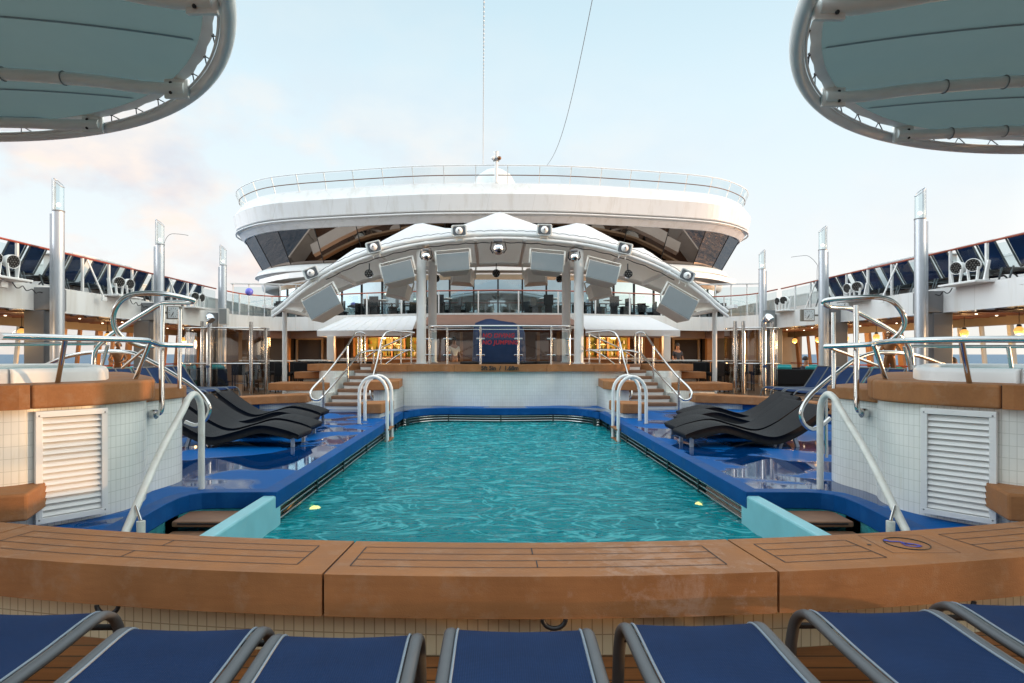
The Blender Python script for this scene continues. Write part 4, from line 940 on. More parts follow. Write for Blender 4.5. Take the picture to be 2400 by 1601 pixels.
MB().tube([p+V(0, 0.02, 0.235+0.012*math.sin(i*2.1)) for i, p in enumerate(resample(front, 140))], 0.010, 5).build('string_cable', M['grey'], cn)
MB().tube([p+V(0, 0.16, -0.08-0.03*abs(math.sin(i*0.7))) for i, p in enumerate(resample(front[8:-8], 90))], 0.014, 5).build('cable', M['black'], cn)
for s in (-1, 1):
    for X, Y, zt in ((2.37, 18.62, 4.72), (2.30, 21.3, 4.62)):
        c = MB(); c.cyl(V(s*X, Y, 1.16), V(s*X, Y, zt), 0.145, n=24); c.build('column', M['white'], cn)
        MB().cyl(V(s*X, Y, 1.16), V(s*X, Y, 1.19), 0.19, n=24).build('base_plate', M['white'], cn)
    p = V(s*6.95, 20.0, 0)
    MB().cyl(V(p.x, p.y, 0.17), V(p.x, p.y, 2.90), 0.075, n=16).build('side_post', M['white'], cn)
    for yy in (YF, YB): MB().box((s*6.95, (yy+20)/2, 2.86), (0.12, abs(yy-20)+0.1, 0.10)).build('foot_beam', M['white'], cn)
def frame_M(x, y, z, roll=0, pitch=0, yaw=0):
    return Matrix.Translation(V(x, y, z)) @ Matrix.Rotation(R(yaw), 4, 'Z') @ Matrix.Rotation(R(roll), 4, 'Y') @ Matrix.Rotation(R(pitch), 4, 'X')
def xform(mb, M4): mb.v = [M4 @ v for v in mb.v]; return mb
def speaker(name, label, c, w_, h_, d_, roll, pitch, yaw, grp, back=False):
    t = thing(name, label, 'loudspeaker', c, grp); M4 = frame_M(*c, roll, pitch, yaw); k = 0.72
    b = MB(); hx, hz = w_/2, h_/2
    b.add([V(-hx, 0, -hz), V(hx, 0, -hz), V(hx, 0, hz), V(-hx, 0, hz), V(-hx*k, d_, -hz), V(hx*k, d_, -hz), V(hx*k, d_, hz), V(-hx*k, d_, hz)],
          [(0, 1, 2, 3), (7, 6, 5, 4), (0, 4, 5, 1), (1, 5, 6, 2), (2, 6, 7, 3), (3, 7, 4, 0)])
    cab = xform(b, M4).build('cabinet', M['offwhite'] if back else M['cabinet'], t, bevel=0.015)
    if not back:
        xform(MB().box((0, -0.006, 0), (w_-0.04, 0.02, h_-0.04)), M4).build('grille', M['grille'], cab)
    y = MB()
    for sx in (-1, 1): y.bar(V(sx*(hx+0.03), d_*0.4, 0), V(sx*(hx+0.03), d_*0.4, hz+0.16), 0.05, 0.02)
    y.bar(V(-hx-0.04, d_*0.4, hz+0.16), V(hx+0.04, d_*0.4, hz+0.16), 0.05, 0.02)
    xform(y, M4).build('yoke', M['white_rail'], t)
    bt = MB()
    for sz in (-1, 1):
        for sx in (-1, 1): bt.sphere(V(sx*hx*0.95, 0.05, sz*hz*0.7), 0.012, 6)
    xform(bt, M4).build('bolts', M['black'], cab)
for s in (-1, 1):
    nm = SIDE[s]
    def sc_(px, py, Y): p = P(px, py, Y); return (abs(p.x)*s, Y, p.z)
    speaker('loudspeaker', f'outermost large tilted loudspeaker under the {nm} end of the stage canopy', sc_(753, 709, 17.9), 1.00, 0.66, 0.62, -30*s*-1 if s > 0 else -30, -12, 0, 'large loudspeakers under the stage canopy')
    speaker('loudspeaker', f'large loudspeaker between the outermost one and the {nm} column, under the stage canopy', sc_(932, 637, 17.9), 0.93, 0.55, 0.55, s*14, -10, 0, 'large loudspeakers under the stage canopy')
    speaker('loudspeaker', f'large loudspeaker just inside the {nm} pair of columns, under the stage canopy', sc_(1062, 614, 18.1), 0.97, 0.56, 0.5, s*5, -10, 0, 'large loudspeakers under the stage canopy')
    speaker('rear_loudspeaker', f'smaller beige loudspeaker seen from behind, inside the {nm} columns', sc_(1084, 654, 22.4), 0.86, 0.55, 0.45, s*4, 12, 180, 'small rear loudspeakers under the canopy', back=True)
    speaker('rear_loudspeaker', f'smaller beige loudspeaker seen from behind, outside the {nm} columns', sc_(935, 686, 22.2), 0.88, 0.50, 0.45, s*12, 12, 180, 'small rear loudspeakers under the canopy', back=True)
def horn(label, px, py, roll, Y=18.15):
    p = P(px, py, Y); t = thing('horn_speaker', label, 'horn speaker', p, 'small horn speakers on top of the canopy beam'); M4 = frame_M(p.x, p.y, p.z, roll, 0, 0)
    def sq(hw, hh, y, n=6):
        out = []
        for cx, cz, a0 in ((1, 1, 0), (-1, 1, 90), (-1, -1, 180), (1, -1, 270)):
            for k in range(n+1):
                a = R(a0+90*k/n); out.append(V(cx*(hw-0.05)+0.05*math.cos(a), y, cz*(hh-0.05)+0.05*math.sin(a)))
        return out
    g = MB(); g.loft([sq(0.10, 0.09, 0.34), sq(0.21, 0.155, 0.02), sq(0.225, 0.17, -0.02), sq(0.20, 0.145, -0.02), sq(0.13, 0.11, 0.14)], closed=True)
    hs = xform(g, M4).build('horn_shell', M['horn'], t)
    xform(MB().box((0, 0.035, 0), (0.375, 0.01, 0.275)), M4).build('throat', M['greyblue'], hs)
    xform(MB().lathe([(0.001, 0.13), (0.03, 0.12), (0.10, 0.06), (0.105, 0.05), (0.105, 0.0)], (0, 0, 0), 20, M=Matrix.Rotation(R(90), 3, 'X')), M4).build('cone', M['white'], hs)
    xform(MB().sphere(V(0, -0.13, 0), 0.03, 10), M4).build('plug', M['grey'], hs)
    xform(MB().box((0, 0.1, -0.20), (0.25, 0.06, 0.03)).bar(V(-0.1, 0.1, -0.17), V(-0.1, 0.1, -0.30), 0.03, 0.02).bar(V(0.1, 0.1, -0.17), V(0.1, 0.1, -0.30), 0.03, 0.02), M4).build('bracket', M['white_rail'], t)
for lab, px, py, r in (('horn speaker on the lowest left part of the canopy beam', 729, 640, -22), ('horn speaker half way up the left of the canopy beam', 876, 579, -14), ('horn speaker on top of the canopy beam just left of the centre peak', 1076, 541, -2),
                       ('horn speaker on top of the canopy beam just right of the centre peak', 1276, 539, 2), ('horn speaker half way down the right of the canopy beam', 1464, 582, 13), ('horn speaker on the lowest right part of the canopy beam', 1610, 646, 24)): horn(lab, px, py, r)
def movinghead(label, px, py, r, Y=18.0, kind='m'):
    p = P(px, py, Y); t = thing('stage_light', label, 'stage light', p, 'stage lights under the canopy')
    if kind == 'm':
        MB().tube([p+V(-r*1.15, 0, r*1.3), p+V(-r*1.35, 0, 0), p+V(-r*0.9, 0, -r*0.7)], 0.02, 6).tube([p+V(r*1.15, 0, r*1.3), p+V(r*1.35, 0, 0), p+V(r*0.9, 0, -r*0.7)], 0.02, 6).build('yoke', M['black'], t)
        MB().sphere(p, r, 20).build('head', M['chrome'], t); MB().sphere(p+V(0.02, -r*0.75, -r*0.35), r*0.42, 12).build('lens', M['lens'], t)
        MB().box(p+V(0, 0, r*1.45), (r*1.6, r*1.4, r*0.5)).build('base', M['grey'], t, bevel=0.02)
    else:
        MX = Matrix.Rotation(R(90), 3, 'X')
        MB().lathe([(r, 0.0), (r*1.02, -0.15), (r*0.7, -0.28), (0.001, -0.3)], p, 20, M=MX).build('housing', M['chrome'], t)
        MB().lathe([(0.001, 0.0), (r*0.97, 0.0)], p+V(0, -0.001, 0), 20, M=MX).build('lens', M['lens'], t)
        ld = MB()
        for k in range(7):
            a = k*math.pi/3; rr = 0 if k == 6 else r*0.6; ld.sphere(p+V(rr*math.cos(a), -0.005, rr*math.sin(a)), r*0.2, 8)
        ld.build('bulbs', M['led'], t)
        MB().bar(p+V(0, 0.1, r), p+V(0, 0.1, r*2.6), 0.03, 0.03).build('hanger', M['black'], t)
movinghead('chrome moving stage light by the left canopy column', 999, 601, 0.13); movinghead('chrome moving stage light by the right canopy column', 1346, 603, 0.13)
movinghead('larger chrome moving stage light hanging at the centre of the canopy', 1168, 584, 0.17)
movinghead('round blue lensed spotlight under the left wing of the canopy', 864, 641, 0.12, kind='p'); movinghead('round blue lensed spotlight under the right wing of the canopy', 1473, 642, 0.12, kind='p')
movinghead('dark round spotlight hanging from the rear beam at the centre', 1163, 640, 0.14, Y=22.6, kind='p')
movinghead('black spotlight behind the left inner canopy column', 1022, 652, 0.13, Y=22.6, kind='p'); movinghead('black spotlight behind the right inner canopy column', 1312, 653, 0.13, Y=22.6, kind='p')
# ---- stage railing
srp = smooth([V(-2.0, 18.6, 0), V(-2.05, 17.75, 0), V(-1.75, 17.52, 0), V(-1.35, 17.45, 0), V(-0.55, 17.33, 0), V(0.45, 17.33, 0), V(1.3, 17.45, 0), V(1.75, 17.52, 0), V(2.05, 17.75, 0), V(2.0, 18.6, 0)], 4)
t = thing('stage_railing', 'steel and glass railing curving along the front edge of the stage', 'railing', (0, 17.4, 1.16))
MB().tube([p+V(0, 0, 2.24) for p in srp], 0.026, 8).build('handrail', M['steel'], t)
MB().tube([p+V(0, 0.02, 2.14) for p in srp], 0.012, 6).build('mid_rail', M['steel'], t)
pp = [V(-2.02, 17.72, 0), V(-1.50, 17.48, 0), V(-0.56, 17.33, 0), V(0.50, 17.33, 0), V(1.43, 17.46, 0), V(1.98, 17.70, 0)]
for i, p in enumerate(pp):
    MB().cyl(p+V(0, 0, 1.16), p+V(0, 0, 2.22), 0.030, n=12).build('post', M['steel'], t)
    for z in (1.42, 1.88): MB().box(p+V(0, 0, z), (0.24, 0.03, 0.045)).build('clamp', M['chrome'], t, bevel=0.008)
    if i:
        a, b = pp[i-1], p; d = (b-a).normalized()
        MB().bar(a+d*.07+V(0, 0, 1.64), b-d*.07+V(0, 0, 1.64), 0.012, 0.86).build('glass_panel', M['glass'], t)
ty = 17.325
for k, tx in enumerate(('NO DIVING', 'NO JUMPING')):
    text_mesh('warning_lettering', tx, 0.165, Matrix.Translation(V((1166 if k == 0 else 1170)/F*0+(-0.06 if k == 0 else -0.01), ty-0.02, CZ+(HY-(787 if k == 0 else 803))/F*17.3)) @ RX, M['red'], t, shear=0.12, spacing=1.05, offset=0.004)
# ---- covered console on the stage
cv = thing('covered_console', 'stage console under a creased navy tarpaulin behind the glass railing', 'covered console', (-0.15, 18.6, 1.16))
rows = []
for j in range(11):
    z = 1.18+j/10*1.27; row = []
    for k in range(40):
        a = 2*math.pi*k/40; q = 0.42
        cxn = math.copysign(abs(math.cos(a))**q, math.cos(a)); cyn = math.copysign(abs(math.sin(a))**q, math.sin(a))
        sh = 1.0-0.04*(j/10)**2 if j < 9 else (0.90 if j == 9 else 0.55)
        wob = 1+0.035*noise.noise(V(cxn*3, cyn*3, z*2.2))+0.02*math.sin(a*9+z*3)*(1-j/12)
        x = -0.03+0.80*cxn*sh*wob; y = 18.75+0.45*cyn*sh*wob; zz = z+(0.05*noise.noise(V(x*2, y*2, 1)) if j > 7 else 0)+(0.10*(-x) if j >= 8 else 0)
        row.append(V(x, y, zz-(0.04 if j == 8 else 0)))
    rows.append(row)
g = MB(); g.loft(rows, closed=True); n0 = len(rows)-1; g.add(rows[-1], [tuple(range(40))], 0, True); g.build('tarpaulin', M['coverblue'], cv)
MB().box((-0.03, 18.7, 1.185), (2.3, 0.9, 0.04)).build('base_frame', M['black'], cv)
for k, x in enumerate((-0.9, 0.85, 1.25)):
    wd = MB().box((x, 18.3, 1.20), (0.55, 0.4, 0.07)); o = wd.build('stage_monitor', M['black'], bevel=0.02); tag(o, ['flat black monitor wedge left of the covered console', 'flat black monitor wedge right of the covered console', 'flat black monitor wedge farthest right on the stage'][k], 'stage monitor')
# ================================================================== OBSERVATION TOWER
tw = thing('observation_tower', 'huge white rounded observation lounge with a ring of dark slanted windows', 'observation lounge', (0, 40, 3.13))
tp = [(0, 31.0), (3.5, 31.15), (6.8, 31.75), (10.5, 32.65), (12.6, 33.55), (14.3, 35.1), (15.25, 36.6), (15.7, 38.6), (15.7, 44), (15.7, 56)]
th = smooth([V(x, y, 0) for x, y in tp], 6); tpath = [mir(p) for p in th[::-1]]+th[1:]      # left to right round the front
tpath = [p+V(-0.3, 0, 0) for p in resample(tpath, 181)]
def ring(d, z):
    q = offset_line(tpath, -d); return [V(p.x, p.y, z) for p in q]     # positive d = inwards
def rows_(L): return [ring(d, z) for d, z in L]
MB().loft(rows_([(0.75, 10.0), (0.48, 10.12), (0.40, 10.12), (-0.05, 9.47)]), flip=True, smooth=False).build('upper_parapet', M['plate'], tw)
MB().loft(rows_([(-0.05, 9.468), (0.10, 8.70), (0.14, 8.66), (0.42, 8.66)]), flip=True, smooth=False).build('lower_parapet', M['plate'], tw)
MB().loft(rows_([(0.42, 8.66), (0.42, 8.50)]), flip=True).build('shadow_groove', M['offwhite'], tw)
MB().tube(ring(0.10, 8.54), 0.045, 8).build('ring_rail', M['white'], tw)
rb = MB()
for p, q in list(zip(ring(0.10, 8.54), ring(0.32, 8.54)))[6:-6:6]: rb.bar(p, q, 0.04, 0.03)
rb.build('rail_brackets', M['white'], tw)
MB().loft(rows_([(0.42, 8.50), (0.30, 8.49), (0.34, 8.44), (0.56, 8.16), (0.62, 8.15)]), flip=True, smooth=False).build('window_head', M['plate'], tw)
def towerglass():
    m, nt, b = new_mat('tower_bronze_mirror'); L = nt.links.new
    b.inputs['Metallic'].default_value = 1.0; b.inputs['Roughness'].default_value = 0.025
    tc = N(nt, 'ShaderNodeTexCoord'); nz = N(nt, 'ShaderNodeTexNoise', ins={'Scale': 0.35}); L(tc.outputs['Object'], nz.inputs['Vector'])
    mx = N(nt, 'ShaderNodeMix', data_type='RGBA', ins={'A': (0.19, 0.145, 0.12, 1), 'B': (0.30, 0.25, 0.22, 1)}); L(nz.outputs['Fac'], mx.inputs['Factor']); L(mx.outputs['Result'], b.inputs['Base Color'])
    return m
M['towerglass'] = towerglass()
TG = MB(); up = ring(0.60, 8.155); dn = ring(1.60, 6.42); step = 6
for i in range(0, 180, step):
    TG.add([dn[i], dn[i+step], up[i+step], up[i]], [(0, 1, 2, 3)])
wr = TG.build('window_ring', M['towerglass'], tw)
for i in range(12, 169, step): 
    MB().bar(dn[i]+(dn[i]-V(0, 40, 6.42)).normalized()*0.01, up[i]+(up[i]-V(0, 40, 8)).normalized()*0.01, 0.03, 0.03).build('mullion', M['black'], wr)
MB().loft(rows_([(1.60, 6.42), (1.50, 6.40), (1.30, 6.30), (1.22, 6.05), (1.28, 5.92), (1.55, 5.88)]), flip=True).build('sill_ring', M['white'], tw)
MB().tube(ring(1.18, 6.02), 0.04, 6).build('ring_rail', M['white'], tw)
MB().loft(rows_([(1.55, 5.88), (1.50, 5.60), (1.62, 5.25), (1.75, 5.20)]), flip=True).build('lower_ring', M['white'], tw)
MB().loft(rows_([(1.75, 5.20), (3.2, 4.98), (3.6, 4.95)]), flip=True).build('soffit', M['offwhite'], tw)
MB().loft(rows_([(3.2, 4.99), (3.2, 3.13)]), flip=True).build('pedestal', M['offwhite'], tw)
roof = MB(); r0 = ring(0.6, 10.0); roof.add(r0, [tuple(range(len(r0)))]); roof.build('roof', M['offwhite'], tw)
# tower railing
tr_ = thing('tower_railing', 'white railing with pale glass panels round the top of the observation lounge', 'railing', (0, 31.3, 10.1))
MB().tube(ring(0.10, 10.95), 0.028, 6).build('handrail', M['white'], tr_)
MB().tube(ring(0.27, 10.50), 0.025, 6).build('mid_rail', M['darkwood'], tr_)
ra, rb_ = ring(0.42, 10.12), ring(0.10, 10.95)
for i in range(8, 173, 4): MB().bar(ra[i], rb_[i], 0.045, 0.045).build('post', M['white'], tr_)
for i in range(8, 172, 8): MB().loft([[ra[k]+V(0, 0, .05) for k in range(i, i+9)], [rb_[k]+V(0, 0, -.08) for k in range(i, i+9)]]).build('glass_panel', M['railglass'], tr_)
# deckhouse glass under the tower
dh = thing('deckhouse', 'glass fronted deckhouse on the upper deck behind the stage canopy', 'deckhouse', (0, 28.6, 3.13))
dp = smooth([V(-11.8, 33.5, 0), V(-9.5, 31.0, 0), V(-6.5, 29.6, 0), V(-3.2, 28.6, 0), V(0, 28.3, 0), V(3.2, 28.6, 0), V(6.5, 29.6, 0), V(9.5, 31.0, 0), V(11.8, 33.5, 0)], 4); dp = resample(dp, 25)
for i in range(24):
    MB().add([dp[i]+V(0, 0, 3.2), dp[i+1]+V(0, 0, 3.2), dp[i+1]+V(0, 0, 4.86), dp[i]+V(0, 0, 4.86)], [(0, 1, 2, 3)]).build('pane', M['houseglass'], dh)
for p in dp: MB().box((p.x, p.y-0.02, 4.0), (0.07, 0.07, 1.74)).build('mullion', M['black'], dh)
MB().band(dp, 4.86, 5.10, -0.15).build('fascia', M['beige'], dh); MB().band([p+V(0, -0.5, 0) for p in dp], 5.10, 5.36, 0.9).build('roof_edge', M['white'], dh)
MB().band(dp, 3.10, 3.22, -0.1).build('kick_plate', M['black'], dh)
# round tables between the rear railing and the deckhouse, mirrored in the tower windows
ct0 = None
for k, (x, y) in enumerate(((-10.2, 30.0), (-8.0, 28.9), (-5.3, 27.6), (-2.4, 26.8), (2.2, 26.8), (5.1, 27.5), (8.1, 28.9), (10.3, 30.0))):
    lb = f'round white cafe table with dark chairs behind the rear glass railing, {ORD[k]} from the left'
    if ct0 is None:
        ct0 = o = thing('cafe_table', lb, 'cafe table', (0, 0, 0), 'round cafe tables behind the rear railing')
        MB().cyl(V(0, 0, 0.70), V(0, 0, 0.73), 0.42, n=24).build('table_top', M['white'], o); MB().cyl(V(0, 0, 0), V(0, 0, 0.70), 0.035, n=10).build('pedestal', M['black'], o)
        for ax in (0.4, 2.5, 4.6):
            p = V(0.62*math.cos(ax), 0.62*math.sin(ax), 0); MB().box(p+V(0, 0, 0.42), (0.4, 0.4, 0.05), ax).box(p*1.3+V(0, 0, 0.62), (0.05, 0.4, 0.40), ax).box(p+V(0, 0, 0.20), (0.3, 0.3, 0.40), ax).build('chair_shell', M['black'], o)
    else: o = dup(ct0, lb)
    o.location = (x, y, 3.13)
# radome and mast
ra_ = MB().lathe([(0.001, 1.35), (0.5, 1.25), (0.95, 0.95), (1.2, 0.45), (1.25, 0.0), (1.25, -1.2)], (-0.15, 35.6, 10.75), 32).build('radome', M['white']); tag(ra_, 'white domed radome behind the railing on top of the observation lounge', 'radome')
ms = thing('signal_mast', 'short mast with cameras at the centre of the tower railing', 'mast', (0, 31.25, 10.1))
mx0 = P(1163, 400, 31.1).x
MB().cyl(V(mx0, 31.1, 10.05), V(mx0, 31.1, 11.15), 0.09, n=12).build('pole', M['white'], ms); MB().cyl(V(mx0, 31.1, 11.15), V(mx0, 31.1, 11.25), 0.16, n=12).build('platform', M['grey'], ms)
MB().cyl(V(mx0, 31.1, 11.25), V(mx0, 31.1, 11.62), 0.07, 0.13, n=12).build('beacon', M['white'], ms)
for s in (-1, 1): MB().sphere(V(mx0+s*0.16, 31.0, 11.27), 0.10, 12).build('camera', M['white'] if s < 0 else M['bronze'], ms)
# light strings above
def string(name, label, a, b, sag, cat, bulbs):
    t = thing(name, label, cat, a); path = [a.lerp(b, k/40)+V(0, 0, -sag*math.sin(math.pi*k/40)) for k in range(41)]
    MB().tube(path, 0.011, 5).build('wire', M['grey'], t)
    if bulbs:
        g = MB()
        for p in resample(path, 70): g.sphere(p+V(0.0, 0, -0.03), 0.028, 6)
        g.build('bulbs', M['white'], t)
string('light_string', 'string of small white bulbs hanging straight up from the mast', P(1132, 383, 30.5), P(1135, -160, 15), 0.0, 'light string', True)
string('rigging_wire', 'thin slanting wire right of the bulb string', P(1282, 388, 31.0), P(1400, -60, 16), 1.0, 'wire', False)
# upper deck small structures at the back sides
for s in (-1, 1):
    t = thing('wind_screen', f'pale framed glass windscreen on the {SIDE[s]} rear upper deck', 'windscreen', (s*11.5, 29, 3.13), 'windscreens on the rear upper deck')
    for k in range(7):
        x = s*(12.6-k*0.72); y = 29.4+0.1*k; MB().box((x, y, 3.95), (0.05, 0.05, 1.63)).build('post', M['white'], t)
        if k < 6: MB().bar(V(x-s*.05, y, 3.95), V(x-s*.67, y+.09, 3.95), 0.012, 1.4).build('glass_panel', M['railglass'], t)
    MB().bar(V(s*12.7, 29.4, 4.80), V(s*8.2, 30.0, 4.80), 0.14, 0.05).build('top_rail', M['white'], t)
    bx = thing('locker', f'pale lidded locker box standing on the {SIDE[s]} upper deck behind the loungers', 'locker', (s*13.0, 19.5, 3.13), 'locker boxes on the upper deck')
    MB().box((s*13.0, 19.5, 3.75), (0.9, 2.6, 1.24)).build('box', M['white'], bx, bevel=0.02); MB().box((s*13.0, 19.5, 4.40), (1.1, 2.9, 0.06)).build('lid', M['white'], bx, bevel=0.015)
# ================================================================== LOUNGERS
def make_lounger(name, label, back_angle, group, cat='sun lounger', parts=True, seat_z=0.34):
    """foot end towards +Y (local), head end towards -Y"""
    t = thing(name, label, cat, (0, 0, 0), group)
    L0, hinge, foot, W = -0.95, -0.25, 0.93, 0.283
    ca, sa = math.cos(R(back_angle)), math.sin(R(back_angle)); bl = 0.72
    seatp = [V(0, hinge, seat_z), V(0, 0.0, seat_z-0.012), V(0, 0.5, seat_z-0.004), V(0, 0.78, seat_z+0.012), V(0, 0.88, seat_z+0.006), V(0, foot, seat_z-0.03)]
    backp = [V(0, hinge, seat_z), V(0, hinge-bl*0.5*ca, seat_z+bl*0.5*sa-0.01), V(0, hinge-bl*ca, seat_z+bl*sa)]
    def strip(path, w, lift=0.0):
        p = smooth(path, 4); return MB().loft([[q+V(-w, 0, lift) for q in p], [q+V(-w*0.5, 0, lift-0.006) for q in p], [q+V(0, 0, lift-0.009) for q in p], [q+V(w*0.5, 0, lift-0.006) for q in p], [q+V(w, 0, lift) for q in p]], flip=True)
    ss = strip(seatp, W-0.045, 0.012).build('seat_sling', M['sling'], t)
    strip(backp, W-0.045, 0.012).build('back_sling', M['sling'], t)
    legp = seatp[:-1]+[V(0, foot+0.03, seat_z-0.05), V(0, foot+0.07, seat_z-0.15), V(0, foot+0.085, 0.10), V(0, foot+0.095, 0.01)]
    for s in (-1, 1):
        ph = smooth([p+V(s*(W-0.012), 0, 0) for p in legp], 4); srl = MB().tube(ph, 0.026, 10, sx=0.75, up=V(1, 0, 0)); srl = srl.build('side_rail', M['frame'], t)
        MB().tube([p+V(s*(W-0.040), 0, 0.014) for p in smooth(seatp[:-1]+[V(0, foot, seat_z-0.028)], 4)], 0.0055, 5).build('piping', M['piping'], ss)
        if parts:
            MB().tube([p+V(s*(W-0.012), 0, 0) for p in smooth(backp, 3)], 0.022, 8).build('back_rail', M['frame'], t)
            MB().cyl(V(s*(W-0.012), hinge-0.15, seat_z-0.01), V(s*(W-0.0), hinge-0.25, 0.0), 0.022, n=8).build('rear_leg', M['frame'], t)
            MB().box((s*(W-0.012), foot+0.095, 0.012), (0.05, 0.07, 0.024)).build('foot_cap', M['black'], srl)
    if parts:
        for y in (hinge, 0.35, foot+0.045): MB().cyl(V(-W+0.02, y, seat_z-0.03 if y < 0.9 else seat_z-0.085), V(W-0.02, y, seat_z-0.03 if y < 0.9 else seat_z-0.085), 0.014, n=8).build('crossbar', M['black'], t)
        MB().cyl(V(-W+0.02, backp[-1].y, backp[-1].z), V(W-0.02, backp[-1].y, backp[-1].z), 0.020, n=8).build('head_bar', M['frame'], t)
    return t
g1 = 'blue mesh loungers in a row in front of the curved bench'
lab = ['leftmost foreground blue lounger, cut by the left picture edge', 'second foreground blue lounger from the left', 'foreground blue lounger directly left of the middle one',
       'middle foreground blue lounger with both grey side rails in view', 'foreground blue lounger directly right of the middle one, grey leg showing', 'second foreground blue lounger from the right', 'rightmost foreground blue lounger, cut by the right picture edge']
fx = [(-2.09, 2.50, 1.0), (-1.37, 2.35, 0.5), (-0.74, 2.34, 0.8), (-0.09, 2.39, -0.6), (0.64, 2.445, 1.0), (1.42, 2.52, 0.0), (2.07, 2.60, -1.0), (-2.68, 2.75, 0)]
proto = None
for k, (x, y, rz) in enumerate(fx[:7]):
    if proto is None: proto = o = make_lounger('sun_lounger', lab[k], 22, g1, seat_z=0.335); 
    else: o = dup(proto, lab[k])
    o.location = (x, y-0.81+(0.05 if k < 2 or k > 4 else 0), 0); o.rotation_euler = (0, 0, R(rz))
# the widths in the foreground differ slightly
raised = make_lounger('sun_lounger', 'raised blue lounger nearest the spa behind the right hot tub', 56, 'blue loungers with raised backs behind the hot tubs')
lp = [(6.75, 12.9), (7.5, 13.2), (8.5, 13.9), (9.2, 14.2), (10.0, 14.6)]
lp = [(8.42, yy) for yy in (17.35, 16.76, 16.05, 15.46, 14.75, 14.16, 13.45)]
q = 0
for s in (1, -1):
    for k, (x, y) in enumerate(lp):
        lb = f'blue lounger with raised back behind the {SIDE[s]} hot tub, {ORD[k]} from the shower'
        if q == 0: o = raised; o['label'] = lb
        else: o = dup(raised, lb)
        o.location = (s*x, y, 0.17); o.rotation_euler = (0, 0, R(s*(90+3))); q += 1
# loungers on the upper deck: seen from behind, heads towards the pool
upl = make_lounger('deck_lounger', 'x', 62, 'blue loungers along the upper deck railings')
q = 0
for s in (-1, 1):
    y = 11.6; k = 0; lim = 24.0 if s < 0 else 22.5
    while y < lim and k < 18:
        lb = f'blue lounger behind the {SIDE[s]} upper deck railing, {ORD[k]} from the near end'
        if q == 0: o = upl; o['label'] = lb
        else: o = dup(upl, lb)
        o.location = (s*12.02, y, 3.13); o.rotation_euler = (0, 0, R(-90 if s > 0 else 90)); q += 1
        y += 0.66 if k % 2 == 0 else 0.86; k += 1
# black wave loungers
def make_wave(label, group):
    t = thing('wave_lounger', label, 'wave lounger', (0, 0, 0), group)
    prof = smooth([V(0, 0, 0.20), V(0.22, 0, 0.285), V(0.62, 0, 0.355), V(1.0, 0, 0.255), V(1.38, 0, 0.175), V(1.70, 0, 0.29), V(2.02, 0, 0.51), V(2.20, 0, 0.645)], 5)
    th_ = 0.14; n = len(prof); lo = []
    for i, p in enumerate(prof):
        a = prof[max(i-1, 0)]; b = prof[min(i+1, n-1)]; d = (b-a).normalized(); lo.append(p-V(-d.z, 0, d.x)*(th_ if 2 < i < n-3 else 0.085))
    W = 0.36; rows = []
    for yy, k in ((-W, 0.88), (-W+0.035, 1.0), (W-0.035, 1.0), (W, 0.88)):
        row = []
        for p, q_ in zip(prof, lo): c = (p+q_)/2; row.append(c+(p-c)*k+V(0, yy, 0))
        for p, q_ in list(zip(prof, lo))[::-1]: c = (p+q_)/2; row.append(c+(q_-c)*k+V(0, yy, 0))
        rows.append(row)
    g = MB(); g.loft(rows, closed=True); m = len(rows[0]); h = m//2
    for r, fl_ in ((rows[0], 0), (rows[-1], 1)): g.loft([r[:h], r[h:][::-1]], flip=bool(fl_))
    g.build('woven_body', M['wicker'], t, merge=True)
    for x, z, dx in ((0.13, 0.15, 0.0), (1.72, 0.20, 0.07)):
        for sy in (-1, 1): MB().bar(V(x, sy*0.27, z), V(x+dx, sy*0.27, 0.0), 0.05, 0.05).build('foot', M['alu'], t)
    return t
wpos = {-1: [(-3.20, 9.95, 1.0), (-3.34, 11.05, 1.0), (-3.70, 12.2, 1.0), (-3.86, 13.5, 1.0)], 1: [(2.78, 9.95, 1), (2.92, 10.95, 1), (3.42, 12.1, 1), (3.80, 13.2, 1)]}
wl_ = {-1: ['nearest of the four black wave loungers on the left', 'second nearest black wave lounger on the left', 'third black wave lounger on the left, partly hidden by its neighbours', 'farthest black wave lounger on the left, next to the tan ledge'],
       1: ['nearest of the black wave loungers on the right, head behind the white handrail', 'second nearest black wave lounger on the right, its foot just behind the nearest one', 'third black wave lounger on the right, behind the two nearest', 'farthest black wave lounger on the right, mostly hidden by the others']}
w0 = None
for s in (-1, 1):
    for k, (x, y, _) in enumerate(wpos[s]):
        if w0 is None: w0 = o = make_wave(wl_[s][k], 'black wave shaped loungers by the pool')
        else: o = dup(w0, wl_[s][k])
        o.location = (x, y, 0); o.rotation_euler = (0, 0, R(180) if s < 0 else 0)
